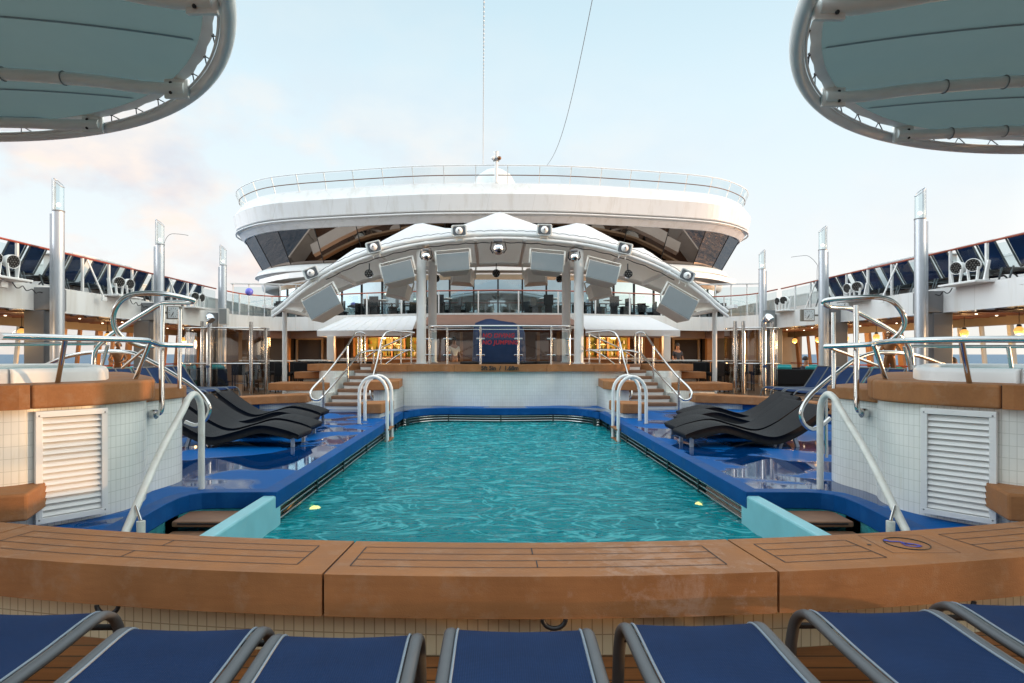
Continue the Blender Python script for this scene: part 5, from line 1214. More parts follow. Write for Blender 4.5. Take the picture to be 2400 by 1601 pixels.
# ================================================================== POOL LADDERS AND RAILS
for s in (-1, 1):
    nm = SIDE[s]; t = thing('pool_ladder', f'white hooped pool ladder over the {nm} edge of the pool', 'pool ladder', (s*2.95, 13.1, 0), 'white pool ladders')
    for Y in (12.85, 13.42):
        xo, xi = 2.98, 2.40; pts = [V(s*xo, Y, 0.0), V(s*xo, Y, 0.62)]
        for k in range(1, 12): a = math.pi*k/12; pts.append(V(s*((xo+xi)/2+(xo-xi)/2*math.cos(a)), Y, 0.62+0.36*math.sin(a)))
        pts += [V(s*xi, Y, 0.62), V(s*xi, Y, -1.1)]
        hp_ = MB().tube(pts, 0.036, 10).build('hoop', M['white'], t); MB().cyl(V(s*xo, Y, 0.0), V(s*xo, Y, 0.012), 0.06, n=16).build('flange', M['steel'], hp_)
    for z in (-0.12, -0.36, -0.60): MB().box((s*2.40, 13.135, z), (0.10, 0.62, 0.03)).build('rung', M['tan'], t)
    # entry rail
    er = thing('entry_rail', f'cream painted handrail sloping down into the {nm} pool entry steps', 'handrail', (s*3.32, 6.6, 0), 'painted handrails of the entry steps')
    pts = smooth([V(s*3.33, 6.66, 0.0), V(s*3.33, 6.66, 0.45), V(s*3.33, 6.66, 0.80), V(s*3.33, 6.62, 0.95), V(s*3.33, 6.50, 1.03), V(s*3.33, 6.36, 0.98), V(s*3.32, 6.24, 0.88), V(s*3.30, 5.75, 0.50), V(s*3.21, 5.05, -0.05), V(s*3.18, 4.7, -0.33)], 5)
    MB().tube(pts, 0.034, 12).build('tube', M['white_rail'], er)
    MB().cyl(V(s*3.12, 5.15, -0.9), V(s*3.12, 5.15, 0.06), 0.034, n=12).build('socket', M['white_rail'], er); MB().cyl(V(s*3.12, 5.15, 0.06), V(s*3.22, 5.25, 0.16), 0.013, n=8).build('pin', M['steel'], er)
# hot tub rails (steel)
ST = 0.027
def tub_rails(s):
    nm = SIDE[s]
    def T(pts, r=ST, n=9, sm=5): return MB().tube(smooth(pts, sm), r, n)
    if s < 0: q = lambda px, py, Y: P(px, py, Y)
    else: q = lambda px, py, Y: P(px, py, Y)
    if s < 0:
        guard = [(0, 788, 4.5), (153, 792, 5.1), (330, 797, 5.9), (352, 801, 6.05), (380, 808, 6.3), (450, 810, 6.6)]
        guard2 = [(-60, 808, 7.4), (150, 806, 7.5), (250, 806, 7.6)]
        posts = [((153, 794, 5.15), (135, 897, 5.35)), ((352, 803, 6.05), (317, 889, 6.15)), ((253, 808, 7.6), (236, 866, 7.6))]
        loop = [(456, 706, 6.7), (440, 700, 6.65), (383, 689, 6.5), (320, 689, 6.4), (287, 702, 6.35), (267, 733, 6.35), (270, 770, 6.4), (296, 796, 6.5), (330, 811, 6.6), (360, 812, 6.7)]
        loop2 = [(456, 706, 6.7), (440, 709, 6.8), (383, 711, 7.0), (344, 732, 7.1), (287, 767, 7.3), (249, 794, 7.4), (224, 822, 7.5), (220, 862, 7.5)]
        dr = [(96, 862, 8.8), (150, 838, 8.6), (223, 825, 8.3), (303, 826, 8.0), (351, 846, 7.9), (414, 882, 7.75), (458, 912, 7.65), (484, 940, 7.6), (491, 962, 7.6), (480, 985, 7.6), (459, 997, 7.6), (434, 989, 7.6)]
        v1 = [(381, 716, 6.55), (379, 800, 6.5), (379, 900, 6.45), (379, 950, 6.42), (374, 968, 6.42), (362, 971, 6.5)]
        v2 = ((422, 725, 6.85), (421, 911, 6.75)); vx = (355, 804, 6.6), (287, 862, 7.3); pole = [(471, 928, 7.7), (471, 1040, 7.7)]
        fl = (362, 971, 6.47)
    else:
        guard = [(2460, 795, 4.2), (2260, 796, 5.0), (2117, 799, 5.6), (2060, 804, 6.0), (2030, 808, 6.2), (1934, 812, 6.7)]
        guard2 = [(2420, 812, 7.3), (2250, 812, 7.4), (2120, 811, 7.6)]
        posts = [((2254, 800, 5.05), (2272, 898, 5.3)), ((2048, 808, 6.05), (2076, 890, 6.15)), ((2120, 812, 7.6), (2134, 866, 7.6)), ((2363, 813, 7.3), (2371, 868, 7.3))]
        loop = [(1929, 711, 6.8), (1941, 703, 6.75), (2021, 697, 6.55), (2066, 698, 6.5), (2096, 710, 6.5), (2116, 736, 6.5), (2119, 760, 6.55), (2105, 784, 6.6), (2080, 802, 6.7), (2043, 808, 6.7)]
        loop2 = [(1929, 711, 6.8), (1948, 720, 6.85), (1986, 722, 7.0), (2011, 733, 7.1), (2053, 755, 7.2), (2101, 783, 7.4), (2131, 812, 7.5), (2139, 864, 7.5)]
        dr = [(2228, 862, 8.8), (2165, 838, 8.5), (2117, 828, 8.3), (2053, 827, 8.1), (2005, 843, 7.95), (1957, 878, 7.8), (1929, 900, 7.7), (1898, 929, 7.65), (1878, 962, 7.6), (1882, 990, 7.6), (1902, 1006, 7.6), (1924, 998, 7.6), (1946, 980, 7.6)]
        v1 = [(2006, 716, 6.55), (2007, 800, 6.5), (2007, 900, 6.45), (2008, 945, 6.42), (2012, 962, 6.42), (2023, 968, 6.5)]
        v2 = ((1953, 733, 6.9), (1954, 911, 6.75)); vx = (1941, 814, 6.7), (2060, 858, 7.2); pole = [(1936, 930, 7.7), (1937, 1072, 7.7)]
        fl = (2023, 968, 6.47)
    t = thing('tub_guard_rail', f'polished steel guard rail leaning round the rim of the {nm} hot tub', 'guard rail', q(*posts[0][1]), 'steel rails of the hot tubs')
    T([q(*p) for p in guard]).build('top_rail', M['steel'], t); T([q(*p) for p in guard2], 0.02).build('far_rail', M['steel'], t)
    for a, b in posts: MB().cyl(q(*a), q(*b), 0.021, n=10).build('post', M['steel'], t)
    t = thing('tub_step_rail', f'looped steel handrail at the steps of the {nm} hot tub', 'handrail', q(*v1[-1]), 'looped steel handrails of the hot tubs')
    T([q(*p) for p in loop]).build('upper_loop', M['steel'], t); T([q(*p) for p in loop2]).build('sloping_tube', M['steel'], t)
    T([q(*p) for p in v1]).build('front_post', M['steel'], t); MB().cyl(q(*v2[0]), q(*v2[1]), 0.022, n=10).build('rear_post', M['steel'], t)
    f = q(*fl); d = V(f.x-(-5.6 if s < 0 else 5.6), f.y-6.6, 0).normalized(); MB().cyl(f-d*0.03, f+d*0.02, 0.05, n=18).build('flange', M['steel'], t)
    MB().cyl(q(*vx[0]), q(*vx[1]), 0.018, n=8).build('brace', M['steel'], t)
    t = thing('tub_stair_rail', f'long steel handrail descending behind the {nm} hot tub to a round end loop', 'handrail', q(*pole[1]), 'long stair handrails of the hot tubs')
    T([q(*p) for p in dr]).build('tube', M['steel'], t); MB().cyl(q(*pole[0]), q(*pole[1]), 0.02, n=8).build('post', M['steel'], t)
for s in (-1, 1): tub_rails(s)
# stage stair rails (built left, mirrored)
def stair_rails(s):
    nm = SIDE[s]; q = (lambda px, py, Y: P(px, py, Y)) if s < 0 else (lambda px, py, Y: mir(P(px, py, Y)))
    t = thing('stair_rail', f'steel loop handrail on the outer side of the {nm} stage stairs', 'handrail', q(758, 963, 16.0), 'steel handrails of the stage stairs')
    a = [(856, 783, 18.3), (848, 779, 18.3), (836, 780, 18.3), (829, 787, 18.2), (808, 820, 17.6), (767, 874, 16.7), (738, 904, 16.2), (728, 919, 16.0), (730, 933, 15.95), (744, 938, 15.95), (757, 928, 16.0), (808, 871, 17.1), (834, 839, 17.8), (850, 826, 18.2), (900, 820, 18.4), (966, 821, 18.4)]
    MB().tube(smooth([q(*p) for p in a], 5), 0.028, 9).build('tube', M['steel'], t)
    for px, y0, y1, Y in ((758, 885, 963, 16.0), (815, 812, 914, 17.2), (847, 783, 868, 18.25), (856, 784, 866, 18.4), (840, 790, 850, 18.8)):
        MB().cyl(q(px, y0, Y), q(px, y1, Y), 0.026, n=9).build('post', M['steel'], t)
    t = thing('stair_rail', f'steel handrail from the {nm} canopy column down the inner side of the stage stairs', 'handrail', q(870, 935, 16.0), 'steel handrails of the stage stairs')
    b = [(972, 780, 17.9), (940, 777, 17.9), (912, 777, 17.9), (898, 788, 17.8), (890, 815, 17.5), (884, 845, 17.2), (875, 880, 16.7), (868, 917, 16.3), (873, 936, 16.25), (880, 932, 16.3)]
    MB().tube(smooth([q(*p) for p in b], 5), 0.028, 9).build('tube', M['steel'], t)
    MB().tube([q(968, 782, 18.0), q(900, 812, 18.4), q(848, 843, 18.7)], 0.022, 8).build('sloping_tube', M['steel'], t)
    MB().tube(smooth([q(968, 818, 18.0), q(950, 824, 18.0), q(925, 838, 18.1), q(902, 856, 18.2)], 4), 0.022, 8).build('sloping_tube', M['steel'], t)
    MB().tube([q(858, 821, 18.4), q(972, 822, 18.0)], 0.02, 8).build('mid_rail', M['steel'], t)
    for px, y0, y1, Y in ((940, 778, 853, 17.9), (964, 780, 853, 17.9), (893, 800, 856, 17.8), (876, 830, 856, 18.2)):
        MB().cyl(q(px, y0, Y), q(px, y1, Y), 0.024, n=9).build('post', M['steel'], t)
for s in (-1, 1): stair_rails(s)
# ================================================================== SHOWERS
def shower(s):
    nm = SIDE[s]
    X = {-1: (-9.44, -8.76, -8.47, -7.33, -7.08), 1: (6.91, 7.15, 7.66, 7.99, 8.30)}[s]
    t = thing('glass_shower', f'outdoor shower with smoked curved glass and steel posts on the {nm}', 'shower', (X[2], 18.2, 0.17), 'outdoor glass showers')
    Y0 = 18.2
    posts = [(X[1], Y0, 2.42), (X[3], Y0, 2.40), (X[4]+(0.02 if s < 0 else 0), Y0+0.45, 2.22), (X[0], Y0+(0.5 if s < 0 else 0), 2.42 if s > 0 else 2.22)]
    for x, y, z in posts: MB().cyl(V(x, y, 0.17), V(x, y, z), 0.055, n=14).build('post', M['steel'], t)
    cx = X[2]; MB().cyl(V(cx, Y0-0.2, 0.17), V(cx, Y0-0.2, 2.28), 0.075, n=16).build('shower_column', M['steel'], t)
    MB().tube(smooth([V(cx, Y0-.2, 2.22), V(cx, Y0-.22, 2.42), V(cx+0.06, Y0-.3, 2.52), V(cx+0.13, Y0-.38, 2.42)], 4), [0.075]*8+[0.11, 0.12, 0.12, 0.12, 0.12], 14).build('shower_head', M['chrome'], t)
    MB().cyl(V(cx, Y0-.3, 1.10), V(cx, Y0-.26, 1.10), 0.055, n=12).build('tap', M['chrome'], t)
    a, b = X[0], X[4]
    for z in (2.22, 1.17):
        MB().tube(smooth([V(a, Y0+.75, z), V(a, Y0+.2, z), V(lerp(a, b, .25), Y0-.05, z), V(lerp(a, b, .75), Y0-.05, z), V(b, Y0+.2, z), V(b, Y0+.75, z)], 4), 0.022, 8).build('rail', M['steel'], t)
    path = smooth([V(a, Y0+.85, 0), V(a+.02, Y0+.3, 0), V(lerp(a, b, .22), Y0+.02, 0), V(lerp(a, b, .5), Y0, 0), V(lerp(a, b, .78), Y0+.02, 0), V(b-.02, Y0+.3, 0), V(b, Y0+.85, 0)], 6)
    for i0, i1 in ((0, 12), (13, 23), (24, 36)):
        MB().loft([[p+V(0, 0, 0.22) for p in path[i0:i1+1]], [p+V(0, 0, 2.16) for p in path[i0:i1+1]]]).build('glass_panel', M['smoked'], t)
for s in (-1, 1): shower(s)
# ================================================================== BAR FURNITURE
def bar_stool(label):
    t = thing('bar_stool', label, 'bar stool', (0, 0, 0), 'black high backed bar stools')
    MB().box((0, 0, 0.60), (0.46, 0.44, 0.10)).build('seat', M['wicker'], t, bevel=0.02)
    MB().box((0, 0.20, 0.80), (0.46, 0.05, 0.40)).build('backrest', M['wicker'], t, bevel=0.02)
    for x in (-.2, .2):
        for y in (-.19, .19): MB().bar(V(x, y, 0), V(x, y, 0.56), 0.035, 0.035, up=V(0, 1, 0)).build('leg', M['black'], t)
    MB().box((0, -0.19, 0.25), (0.4, 0.03, 0.03)).build('foot_bar', M['alu'], t)
    return t
def high_table(label):
    t = thing('high_table', label, 'bar table', (0, 0, 0), 'high bar tables with pale tops')
    MB().box((0, 0, 1.045), (0.95, 0.75, 0.035)).build('table_top', M['offwhite'], t, bevel=0.01)
    MB().box((0, 0, 0.56), (0.12, 0.12, 0.94)).build('pedestal', M['black'], t); MB().box((0, 0, 0.02), (0.55, 0.55, 0.04)).build('base', M['alu'], t, bevel=0.01)
    return t
bs0 = ht0 = None; cnt = 0
spots = [(7.55, 21.2), (6.35, 21.6), (8.7, 22.2), (5.35, 22.4), (7.1, 23.6)]
for s in (-1, 1):
    for k, (x, y) in enumerate(spots):
        lb = f'high bar table {"left" if s < 0 else "right"} of the stage, {ORD[k]} of five from the front'
        if ht0 is None: ht0 = o = high_table(lb)
        else: o = dup(ht0, lb)
        o.location = (s*x, y, 0.17)
        for j, (dx, dy, rz) in enumerate(((-0.35, -0.62, 180), (0.35, -0.62, 180), (-0.3, 0.65, 0), (0.35, 0.62, 0))):
            lb = f'black stool at the {ORD[k]} high table on the {SIDE[s]}, {"near" if dy < 0 else "far"} side, {"left" if dx < 0 else "right"} seat'
            if bs0 is None: bs0 = o = bar_stool(lb)
            else: o = dup(bs0, lb)
            o.location = (s*x+dx, y+dy, 0.17); o.rotation_euler = (0, 0, R(rz+random.uniform(-12, 12)))
# lounge sofas with teal cushions in the galleries
def sofa(label):
    t = thing('wicker_sofa', label, 'sofa', (0, 0, 0), 'black wicker sofas with teal cushions')
    MB().box((0, 0, 0.2), (1.5, 0.75, 0.36)).build('base', M['wicker'], t, bevel=0.03); MB().box((0, 0.34, 0.55), (1.5, 0.12, 0.5)).build('back', M['wicker'], t, bevel=0.03)
    for x in (-.37, .37): MB().box((x, -0.03, 0.44), (0.70, 0.62, 0.12)).build('seat_cushion', M['teal'], t, bevel=0.04)
    for x in (-.45, .4): MB().box((x, 0.26, 0.72), (0.45, 0.14, 0.36), Matrix.Rotation(R(-14), 3, 'X')).build('back_cushion', M['teal'], t, bevel=0.04)
    return t
sf0 = None
for s in (-1, 1):
    for k, (x, y, rz) in enumerate(((9.6, 20.0, 160), (11.3, 18.6, 200), (11.9, 15.8, 90), (10.9, 22.6, 150), (12.2, 12.8, 90))):
        lb = f'teal cushioned black sofa in the {SIDE[s]} gallery, {ORD[k]} of five from the shower'
        if sf0 is None: sf0 = o = sofa(lb)
        else: o = dup(sf0, lb)
        o.location = (s*x, y, 0.17 if y > 17.3 else 0.0); o.rotation_euler = (0, 0, R(rz*s))
# ================================================================== FASCIA EQUIPMENT
def flood(s, y, ang, label, r=0.155):
    c = V(s*10.95, y, 3.52); t = thing('floodlight', label, 'floodlight', c, 'round white floodlights on the upper deck edge')
    d = V(-s*math.cos(R(ang)), -math.sin(R(ang)), -0.08).normalized(); Mq = d.to_track_quat('Z', 'Y').to_matrix()
    MB().lathe([(r*0.35, -0.24), (r*0.85, -0.20), (r, -0.10), (r, 0.02), (r*0.93, 0.03), (r*0.9, 0.0)], c, 24, M=Mq).build('housing', M['white'], t)
    MB().lathe([(0.001, 0.0), (r*0.92, 0.0)], c, 24, M=Mq).build('lens', M['lens'], t)
    g = MB()
    for rr, k in ((0, 1), (r*0.36, 6), (r*0.70, 12)):
        for i in range(k): a = 2*math.pi*i/k; g.sphere(c+Mq @ V(rr*math.cos(a), rr*math.sin(a), 0.004), r*0.125, 6)
    g.build('bulbs', M['led'], t)
    MB().bar(c+V(0, -0.17, -0.05), c+V(0, -0.12, -0.36), 0.03, 0.05, up=V(1, 0, 0)).bar(c+V(0, 0.17, -0.05), c+V(0, 0.12, -0.36), 0.03, 0.05, up=V(1, 0, 0)).box(c+V(0, 0, -0.37), (0.16, 0.42, 0.03)).build('yoke', M['white'], t)
for s in (-1, 1):
    for k, Y in enumerate((13.55, 18.0, 22.5) if s < 0 else (14.6, 19.2, 24.0)):
        for j, (dy, an) in enumerate(((-0.22, 42), (0.30, 20))):
            flood(s, Y+dy, an, f'round floodlight on the {SIDE[s]} deck edge, {"nearer" if j == 0 else "farther"} lamp of the {("nearest", "middle", "farthest")[k]} pair')
        sb = MB().box((s*11.0, Y+0.05, 3.12), (0.5, 1.2, 0.05)).bar(V(s*11.0, Y-0.5, 3.13), V(s*11.1, Y-0.5, 3.6), 0.07, 0.05, up=V(0, 1, 0)); o = sb.build('lamp_bracket', M['white'], bevel=0.008)
        tag(o, f'white bracket shelf under the {("nearest", "middle", "farthest")[k]} floodlight pair on the {SIDE[s]} deck edge', 'bracket', 'brackets of the floodlights')
    # clock
    cy = 19.9 if s < 0 else 19.6; pc = P(409, 733, 20.0) if s < 0 else P(1892, 739, 21.6)
    t = thing('deck_clock', f'square clock reading about six thirty five on the {SIDE[s]} deck edge', 'clock', pc, 'square deck clocks')
    MB().box(pc, (0.48, 0.12, 0.42)).build('case', M['clockbox'], t, bevel=0.02)
    fx_ = 0.0; MB().box(pc+V(0.03 if s > 0 else 0, -0.064, 0), (0.35, 0.01, 0.36)).build('face', M['clockface'], t)
    fc = pc+V(0.03 if s > 0 else 0, -0.071, 0); g = MB()
    for k in range(12): a = k*math.pi/6; g.bar(fc+V(0.125*math.sin(a), 0, 0.125*math.cos(a)), fc+V(0.152*math.sin(a), 0, 0.152*math.cos(a)), 0.014, 0.004, up=V(0, 1, 0))
    g.build('ticks', M['ink'], t)
    for ln, a, wd in ((0.085, R(197), 0.020), (0.13, R(212), 0.013)): MB().bar(fc+V(-0.02*math.sin(a), -0.004, -0.02*math.cos(a)), fc+V(ln*math.sin(a), -0.004, ln*math.cos(a)), wd, 0.004, up=V(0, 1, 0)).build('hand', M['ink'], t)
    MB().box(pc+V(s*0.35, 0.05, 0), (0.4, 0.05, 0.06)).build('bracket', M['clockbox'], t)
    # panel box
    pb = P(525, 742, 22.6) if s < 0 else P(1803, 746, 23.4)
    o = MB().box(pb, (0.36 if s > 0 else 0.30, 0.2, 0.60)).build('panel', M['offwhite'] if s < 0 else M['grille'])
    t = thing('wall_speaker', f'flat grey loudspeaker box beside the farthest light pole on the {SIDE[s]}', 'loudspeaker', pb, 'flat loudspeaker boxes by the far poles'); o.parent = t; o.location = -pb; KIDS.setdefault(t.name, []).append(o)
    MB().box(pb+V(0, -0.105, 0), (0.26, 0.012, 0.54)).build('mesh', M['grille'], t)
bg_ = MB().sphere(P(584, 684, 27.0), 0.17, 16).build('blue_ball', mat('violet_blue_ball', (0.12, 0.14, 0.62), 0.35, var=0)); tag(bg_, 'small violet blue ball above the left rear railing', 'ball')
for s in (-1, 1):
    for k, Y in enumerate((13.2, 16.7, 20.9) if s < 0 else (12.6, 17.4, 21.8)):
        br_ = MB().bar(V(s*11.16, Y, 4.0), V(s*10.98, Y+0.42, 3.02), 0.05, 0.03, up=V(1, 0, 0)).box((s*10.98, Y+0.43, 2.98), (0.05, 0.2, 0.12)).build('rail_brace', M['white'], bevel=0.006)
        tag(br_, f'slanting white brace on the {SIDE[s]} upper railing, {ORD[k]} from the near end', 'brace', 'slanting braces of the upper railings')
    for k, Y in enumerate((13.9, 18.4) if s < 0 else (15.1, 19.7)):
        pts = [V(s*11.0, Y+0.1*j, 3.06-0.10*abs(math.sin(j*1.1))-0.01*j) for j in range(12)]
        cb_ = MB().tube(smooth(pts, 3), 0.012, 5).build('loose_cable', M['black']); tag(cb_, f'loose black cable dangling below the {("nearest", "middle")[k]} floodlights on the {SIDE[s]}', 'cable', 'loose cables under the floodlights')
# whip antennas
for s, px, py, Y in ((-1, 385, 590, 19.3), (1, 1915, 640, 20.3)):
    a = P(px, 700, Y); b = P(px, py-20, Y); 
    o = MB().tube(smooth([a, a.lerp(b, 0.8), b, b+V(s*-0.02, 0, 0.22)+V(0.15 if s < 0 else -0.25, 0, 0.05), b+V(0.5 if s < 0 else -0.55, 0, 0.28), b+V(0.75 if s < 0 else -0.85, 0, 0.24)], 4), 0.008, 5).build('bent_wire', M['grey'])
    tag(o, f'thin bent wire arching from the middle light pole on the {SIDE[s]}', 'wire')
# ================================================================== BIG ROUND CANOPIES
def big_canopy(s):
    nm = SIDE[s]; Z = CZ+3.3; cx, cy, RD = (-7.8, 3.95, 5.52) if s < 0 else (8.3, 4.2, 5.85)
    t = thing('round_canopy', f'big round fabric canopy on a steel ring overhead on the {nm}', 'canopy', (cx, cy, 0), 'big round canopies overhead')
    n = 240; rg = [V(cx+(RD-0.075)*math.cos(2*math.pi*k/n), cy+(RD-0.075)*math.sin(2*math.pi*k/n), Z) for k in range(n)]
    MB().tube(rg, 0.075, 14, closed=True).build('ring', M['canopytube'], t)
    rg2 = [V(cx+(RD-0.165)*math.cos(2*math.pi*k/n), cy+(RD-0.165)*math.sin(2*math.pi*k/n), Z+0.02) for k in range(n)]
    MB().tube(rg2, 0.016, 6, closed=True).build('lacing_ring', M['canopytube'], t)
    ribs = [-4.0, -2.1, -0.2, 1.85, 3.75, 4.95] if s < 0 else [-4.1, -2.2, -0.3, 1.70, 3.75, 5.1]
    RF = RD-0.36
    def hz(x, y):
        r = math.hypot(x-cx, y-cy)/RD; return Z+0.03+0.55*(1-r*r)
    rr = [k/14*RF for k in range(15)]; g = MB(); rows = []
    rr[-1] = RF+0.05
    for r in rr: rows.append([V(cx+r*math.cos(2*math.pi*k/n)+0.0001*k, cy+r*math.sin(2*math.pi*k/n), hz(cx+r, cy)+0.05) for k in range(n)])
    # scalloped outer edge between eyelets
    ed = []
    for k in range(n):
        a = 2*math.pi*k/n; r = RF+0.155+0.010*(1 if k % 4 == 0 else (-1 if k % 4 == 2 else 0)); ed.append(V(cx+r*math.cos(a), cy+r*math.sin(a), hz(cx+r, cy)+0.04))
    rows.append(ed); g.loft(rows, closed=True); g.build('fabric', M['canopyf'], t)
    hem = MB(); hem.loft([[p+V(0, 0, -0.012) for p in rows[-2]], [p+V(0, 0, -0.012) for p in ed]], closed=True); hem.build('hem', M['canopytube'], t)
    lac = MB()
    for k in range(0, n, 4):
        a = 2*math.pi*k/n
        e = ed[k]; o_ = V(cx+(RD-0.165)*math.cos(a+0.006), cy+(RD-0.165)*math.sin(a+0.006), Z+0.02); o2 = V(cx+(RD-0.165)*math.cos(a-0.03), cy+(RD-0.165)*math.sin(a-0.03), Z+0.02)
        if k % 8 == 0 or math.sin(a) > 0: MB().tube([o_, e, o2], 0.008, 5).sphere(e, 0.020, 6).build('lacing_cord', M['rubber'], t)
    sm = MB()
    for y0, y1 in zip([-RF]+ribs, ribs+[RF]):
        yy = (y0+y1)/2; hw = math.sqrt(max(RF*RF-yy*yy, 0)); 
        if hw < 0.5: continue
        xs = [lerp(-hw, hw, k/24) for k in range(25)]
        sm.loft([[V(cx+x, cy+yy-0.025, hz(cx+x, cy+yy)+0.035) for x in xs], [V(cx+x, cy+yy+0.025, hz(cx+x, cy+yy)+0.035) for x in xs]])
    sm.build('seams', M['canopyseam'], t)
    for y in ribs:
        hw = math.sqrt(max((RD-0.2)**2-y*y, 0)); xs = [lerp(-hw, hw, k/30) for k in range(31)]; path = []
        for x in xs: path.append(V(cx+x, cy+y, lerp(Z+0.0, hz(cx+x, cy+y)-0.10, min(1, (hw-abs(x))/0.9))))
        MB().tube(path, 0.075, 12).build('rib', M['canopytube'], t)
        tie = MB(); L = 2*hw; m = int(L/0.75)
        for k in range(1, m):
            x = lerp(-hw, hw, k/m); c = V(cx+x, cy+y, hz(cx+x, cy+y)-0.10)
            if hw-abs(x) < 0.8: continue
            tie.tube([c+V(0, 0.083*math.cos(a), 0.083*math.sin(a)) for a in [2*math.pi*i/14 for i in range(14)]], 0.008, 5, closed=True)
            tie.sphere(c+V(0, 0.10, 0.07), 0.03, 6)
        tie.build('cable_ties', M['grey'], t)
        for sx in (-1, 1):
            c = V(cx+sx*(hw-0.10), cy+y, Z); d = V(sx*hw, y, 0).normalized()
            MB().box(c, (0.30, 0.05, 0.24)).build('joint_plate', M['canopytube'], t, bevel=0.01)
            bt = MB()
            for dz in (0.06, -0.06): bt.sphere(c+V(-sx*0.06, -0.04, dz), 0.022, 8)
            bt.build('bolts', M['rubber'], t)
    MB().cyl(V(cx, cy, 0), V(cx, cy, Z+0.5), 0.22, n=24).build('mast', M['alu'], t)
for s in (-1, 1): big_canopy(s)
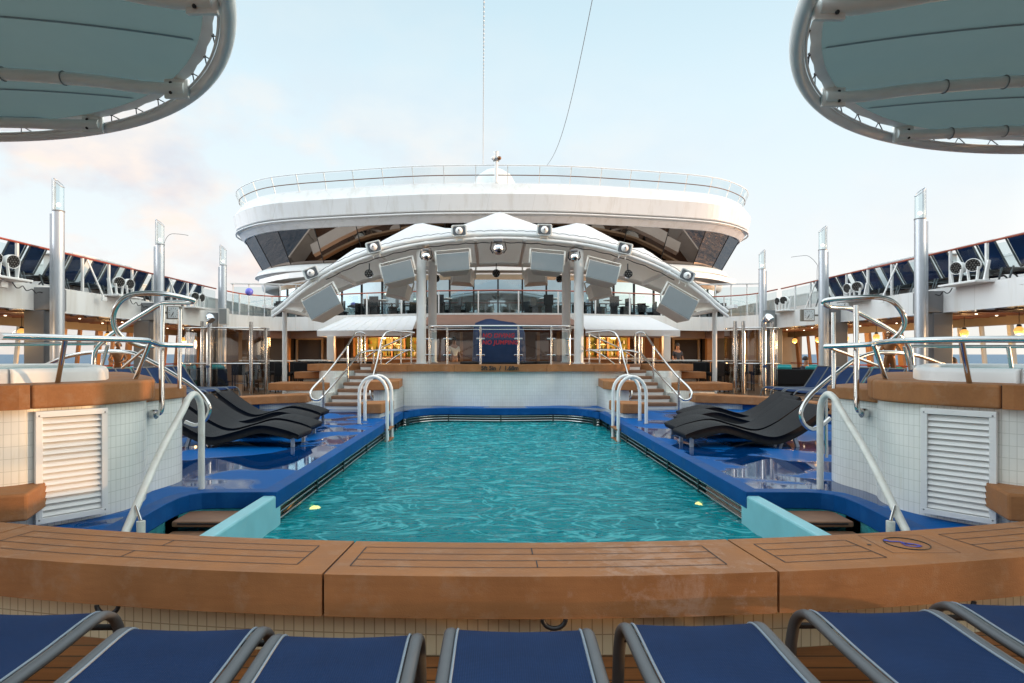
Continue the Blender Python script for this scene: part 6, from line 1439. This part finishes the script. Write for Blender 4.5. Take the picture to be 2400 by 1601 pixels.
# ================================================================== PEOPLE AND STATUES
def person(name, label, base, pose, skin, shirt, hair, face=0.0, cat='person', group=None, scale=1.0):
    t = thing(name, label, cat, base, group); B = Vector(base); rot = Matrix.Rotation(R(face), 3, 'Z')
    def q(v): return (rot @ Vector(v))*scale
    if pose == 'sit': hip = (0, 0, 0.48); k = {'kn': (0.11, -0.42, 0.50), 'an': (0.12, -0.40, 0.08), 'to': (0.12, -0.56, 0.03)}; ch = 0.48
    else: hip = (0, 0, 0.92); k = {'kn': (0.10, -0.02, 0.50), 'an': (0.10, 0.0, 0.08), 'to': (0.11, -0.15, 0.03)}; ch = 0.92
    J = []; E = []; Rr = []
    def j(v, r, par=None): J.append(q(v)); Rr.append(r*scale); (E.append((par, len(J)-1)) if par is not None else None); return len(J)-1
    h = j(hip, 0.13); w1 = j((0, 0.01, ch+0.20), 0.12, h); c1 = j((0, 0.0, ch+0.42), 0.135, w1); n1 = j((0, 0.0, ch+0.54), 0.06, c1); hd = j((0, -0.02, ch+0.64), 0.085, n1); h2 = j((0, -0.025, ch+0.76), 0.08, hd)
    j((0, -0.10, ch+0.665), 0.02, hd)
    tors = (h, w1, c1)
    for s in (-1, 1):
        sh = j((s*0.18, 0, ch+0.44), 0.055, c1)
        if pose == 'sit': el = j((s*0.24, -0.10, ch+0.20), 0.042, sh); wr = j((s*0.14, -0.32, ch+0.22), 0.03, el); j((s*0.10, -0.41, ch+0.24), 0.028, wr)
        elif pose == 'statue': el = j((s*0.26, -0.10, ch+0.26), 0.05, sh); wr = j((s*0.10, -0.26, ch+0.16), 0.035, el); j((s*0.06, -0.33, ch+0.15), 0.03, wr)
        else: el = j((s*0.23, -0.02, ch+0.17), 0.042, sh); wr = j((s*0.20, -0.20, ch+0.06), 0.03, el); j((s*0.18, -0.28, ch+0.05), 0.028, wr)
        hp = j((s*0.09, 0, hip[2]-0.02), 0.10, h); kn = j((s*k['kn'][0], k['kn'][1], k['kn'][2]), 0.06, hp); an = j((s*k['an'][0], k['an'][1], k['an'][2]), 0.04, kn); j((s*k['to'][0], k['to'][1], k['to'][2]), 0.035, an)
    def skinned(nm, pts, edges, rad, m, sub=2):
        me = bpy.data.meshes.new(nm); me.from_pydata(pts, edges, []); me.materials.append(m); o = bpy.data.objects.new(nm, me); sc.collection.objects.link(o); o.parent = t; KIDS.setdefault(t.name, []).append(o)
        sk = o.modifiers.new('skin', 'SKIN'); sk.use_smooth_shade = True
        if not me.skin_vertices: bpy.context.view_layer.objects.active = o
        for i, r in enumerate(rad): me.skin_vertices[0].data[i].radius = (r, r)
        me.skin_vertices[0].data[0].use_root = True
        sb = o.modifiers.new('sub', 'SUBSURF'); sb.levels = sub; sb.render_levels = sub
        return o
    skinned('body', J, E, Rr, skin)
    if shirt:
        ids = [0, 1, 2]; P2 = [J[0]+V(0, 0, 0.05), J[1], J[2]]; e2 = [(0, 1), (1, 2)]; r2 = [0.145, 0.14, 0.155]
        for a in [i for i in range(len(J)) if (2, i) in [(x, y) for x, y in E] and i != 3]:
            P2.append(J[a]); e2.append((2, len(P2)-1)); r2.append(0.075)
            el = next(y for x, y in E if x == a); P2.append(J[a].lerp(J[el], 0.7)); e2.append((len(P2)-2, len(P2)-1)); r2.append(0.06)
        skinned('shirt', P2, e2, [r*scale for r in r2], shirt)
    if hair:
        mb = MB(); c = q((0, 0.012, ch+0.745)); rows = [(max(0.001, 0.115*math.sin(a)), 0.125*math.cos(a)) for a in [math.pi*i/12 for i in range(0, 8)]]
        mb.lathe([(r*scale, z*scale) for r, z in rows], c+B, 16); mb.build('hair', hair, t)
    return t
pr = P(1901, 850, 19.8)
person('person', 'seated person in a dark top leaning on a table in the right gallery', (10.5, 21.2, 0.17), 'sit', M['skin'], M['shirt'], M['hair'], 20, scale=0.9)
person('person', 'seated person low in a chair in the right gallery, behind the slanting handrail', (12.6, 18.6, 0.05), 'sit', M['skin'], M['shirt'], M['hair'], 40)
person('person', 'seated person in a white top in the right gallery, near the window rail', (13.1, 17.9, 0.02), 'sit', M['skin'], M['shirtw'], M['hair'], 60)
person('person', 'standing bartender in a white shirt behind the stage glass, left of the covered console', (-1.75, 24.2, 0.35), 'stand', M['skin'], M['shirtw'], M['hair'], 30)
person('person', 'standing person at the doorway under the right rear deck', (8.0, 27.6, 0.17), 'stand', M['skin'], M['shirt'], M['hair'], 10)
for s, px, Y in ((-1, 277, 17.0), (1, 2085, 18.2)):
    x = P(px, 800, Y).x
    st = thing('plinth', f'round pale plinth carrying the bronze figure in the {SIDE[s]} gallery', 'plinth', (x, Y, 0), 'plinths of the bronze figures'); MB().lathe([(0.001, 0.35), (0.26, 0.35), (0.28, 0.33), (0.22, 0.28), (0.22, 0.05), (0.30, 0.0)], (x, Y, 0), 20).build('drum', M['offwhite'], st)
    if s > 0: MB().box((x, Y, 0.38), (0.3, 0.3, 0.05)).build('cap', M['offwhite'], st)
    person('bronze_statue', f'brown bronze figure with folded arms standing in the {SIDE[s]} gallery', (x, Y, 0.35 if s < 0 else 0.40), 'statue', M['bronze'], None, M['bronze'], -s*25, 'statue', 'bronze figures in the galleries', 0.80 if s < 0 else 0.95)
bpy.context.view_layer.update()

for o in sc.objects:
    if o.parent is None and 'label' in o.keys() and len(o['label'].split()) > 16: print('LONG', len(o['label'].split()), o['label'])
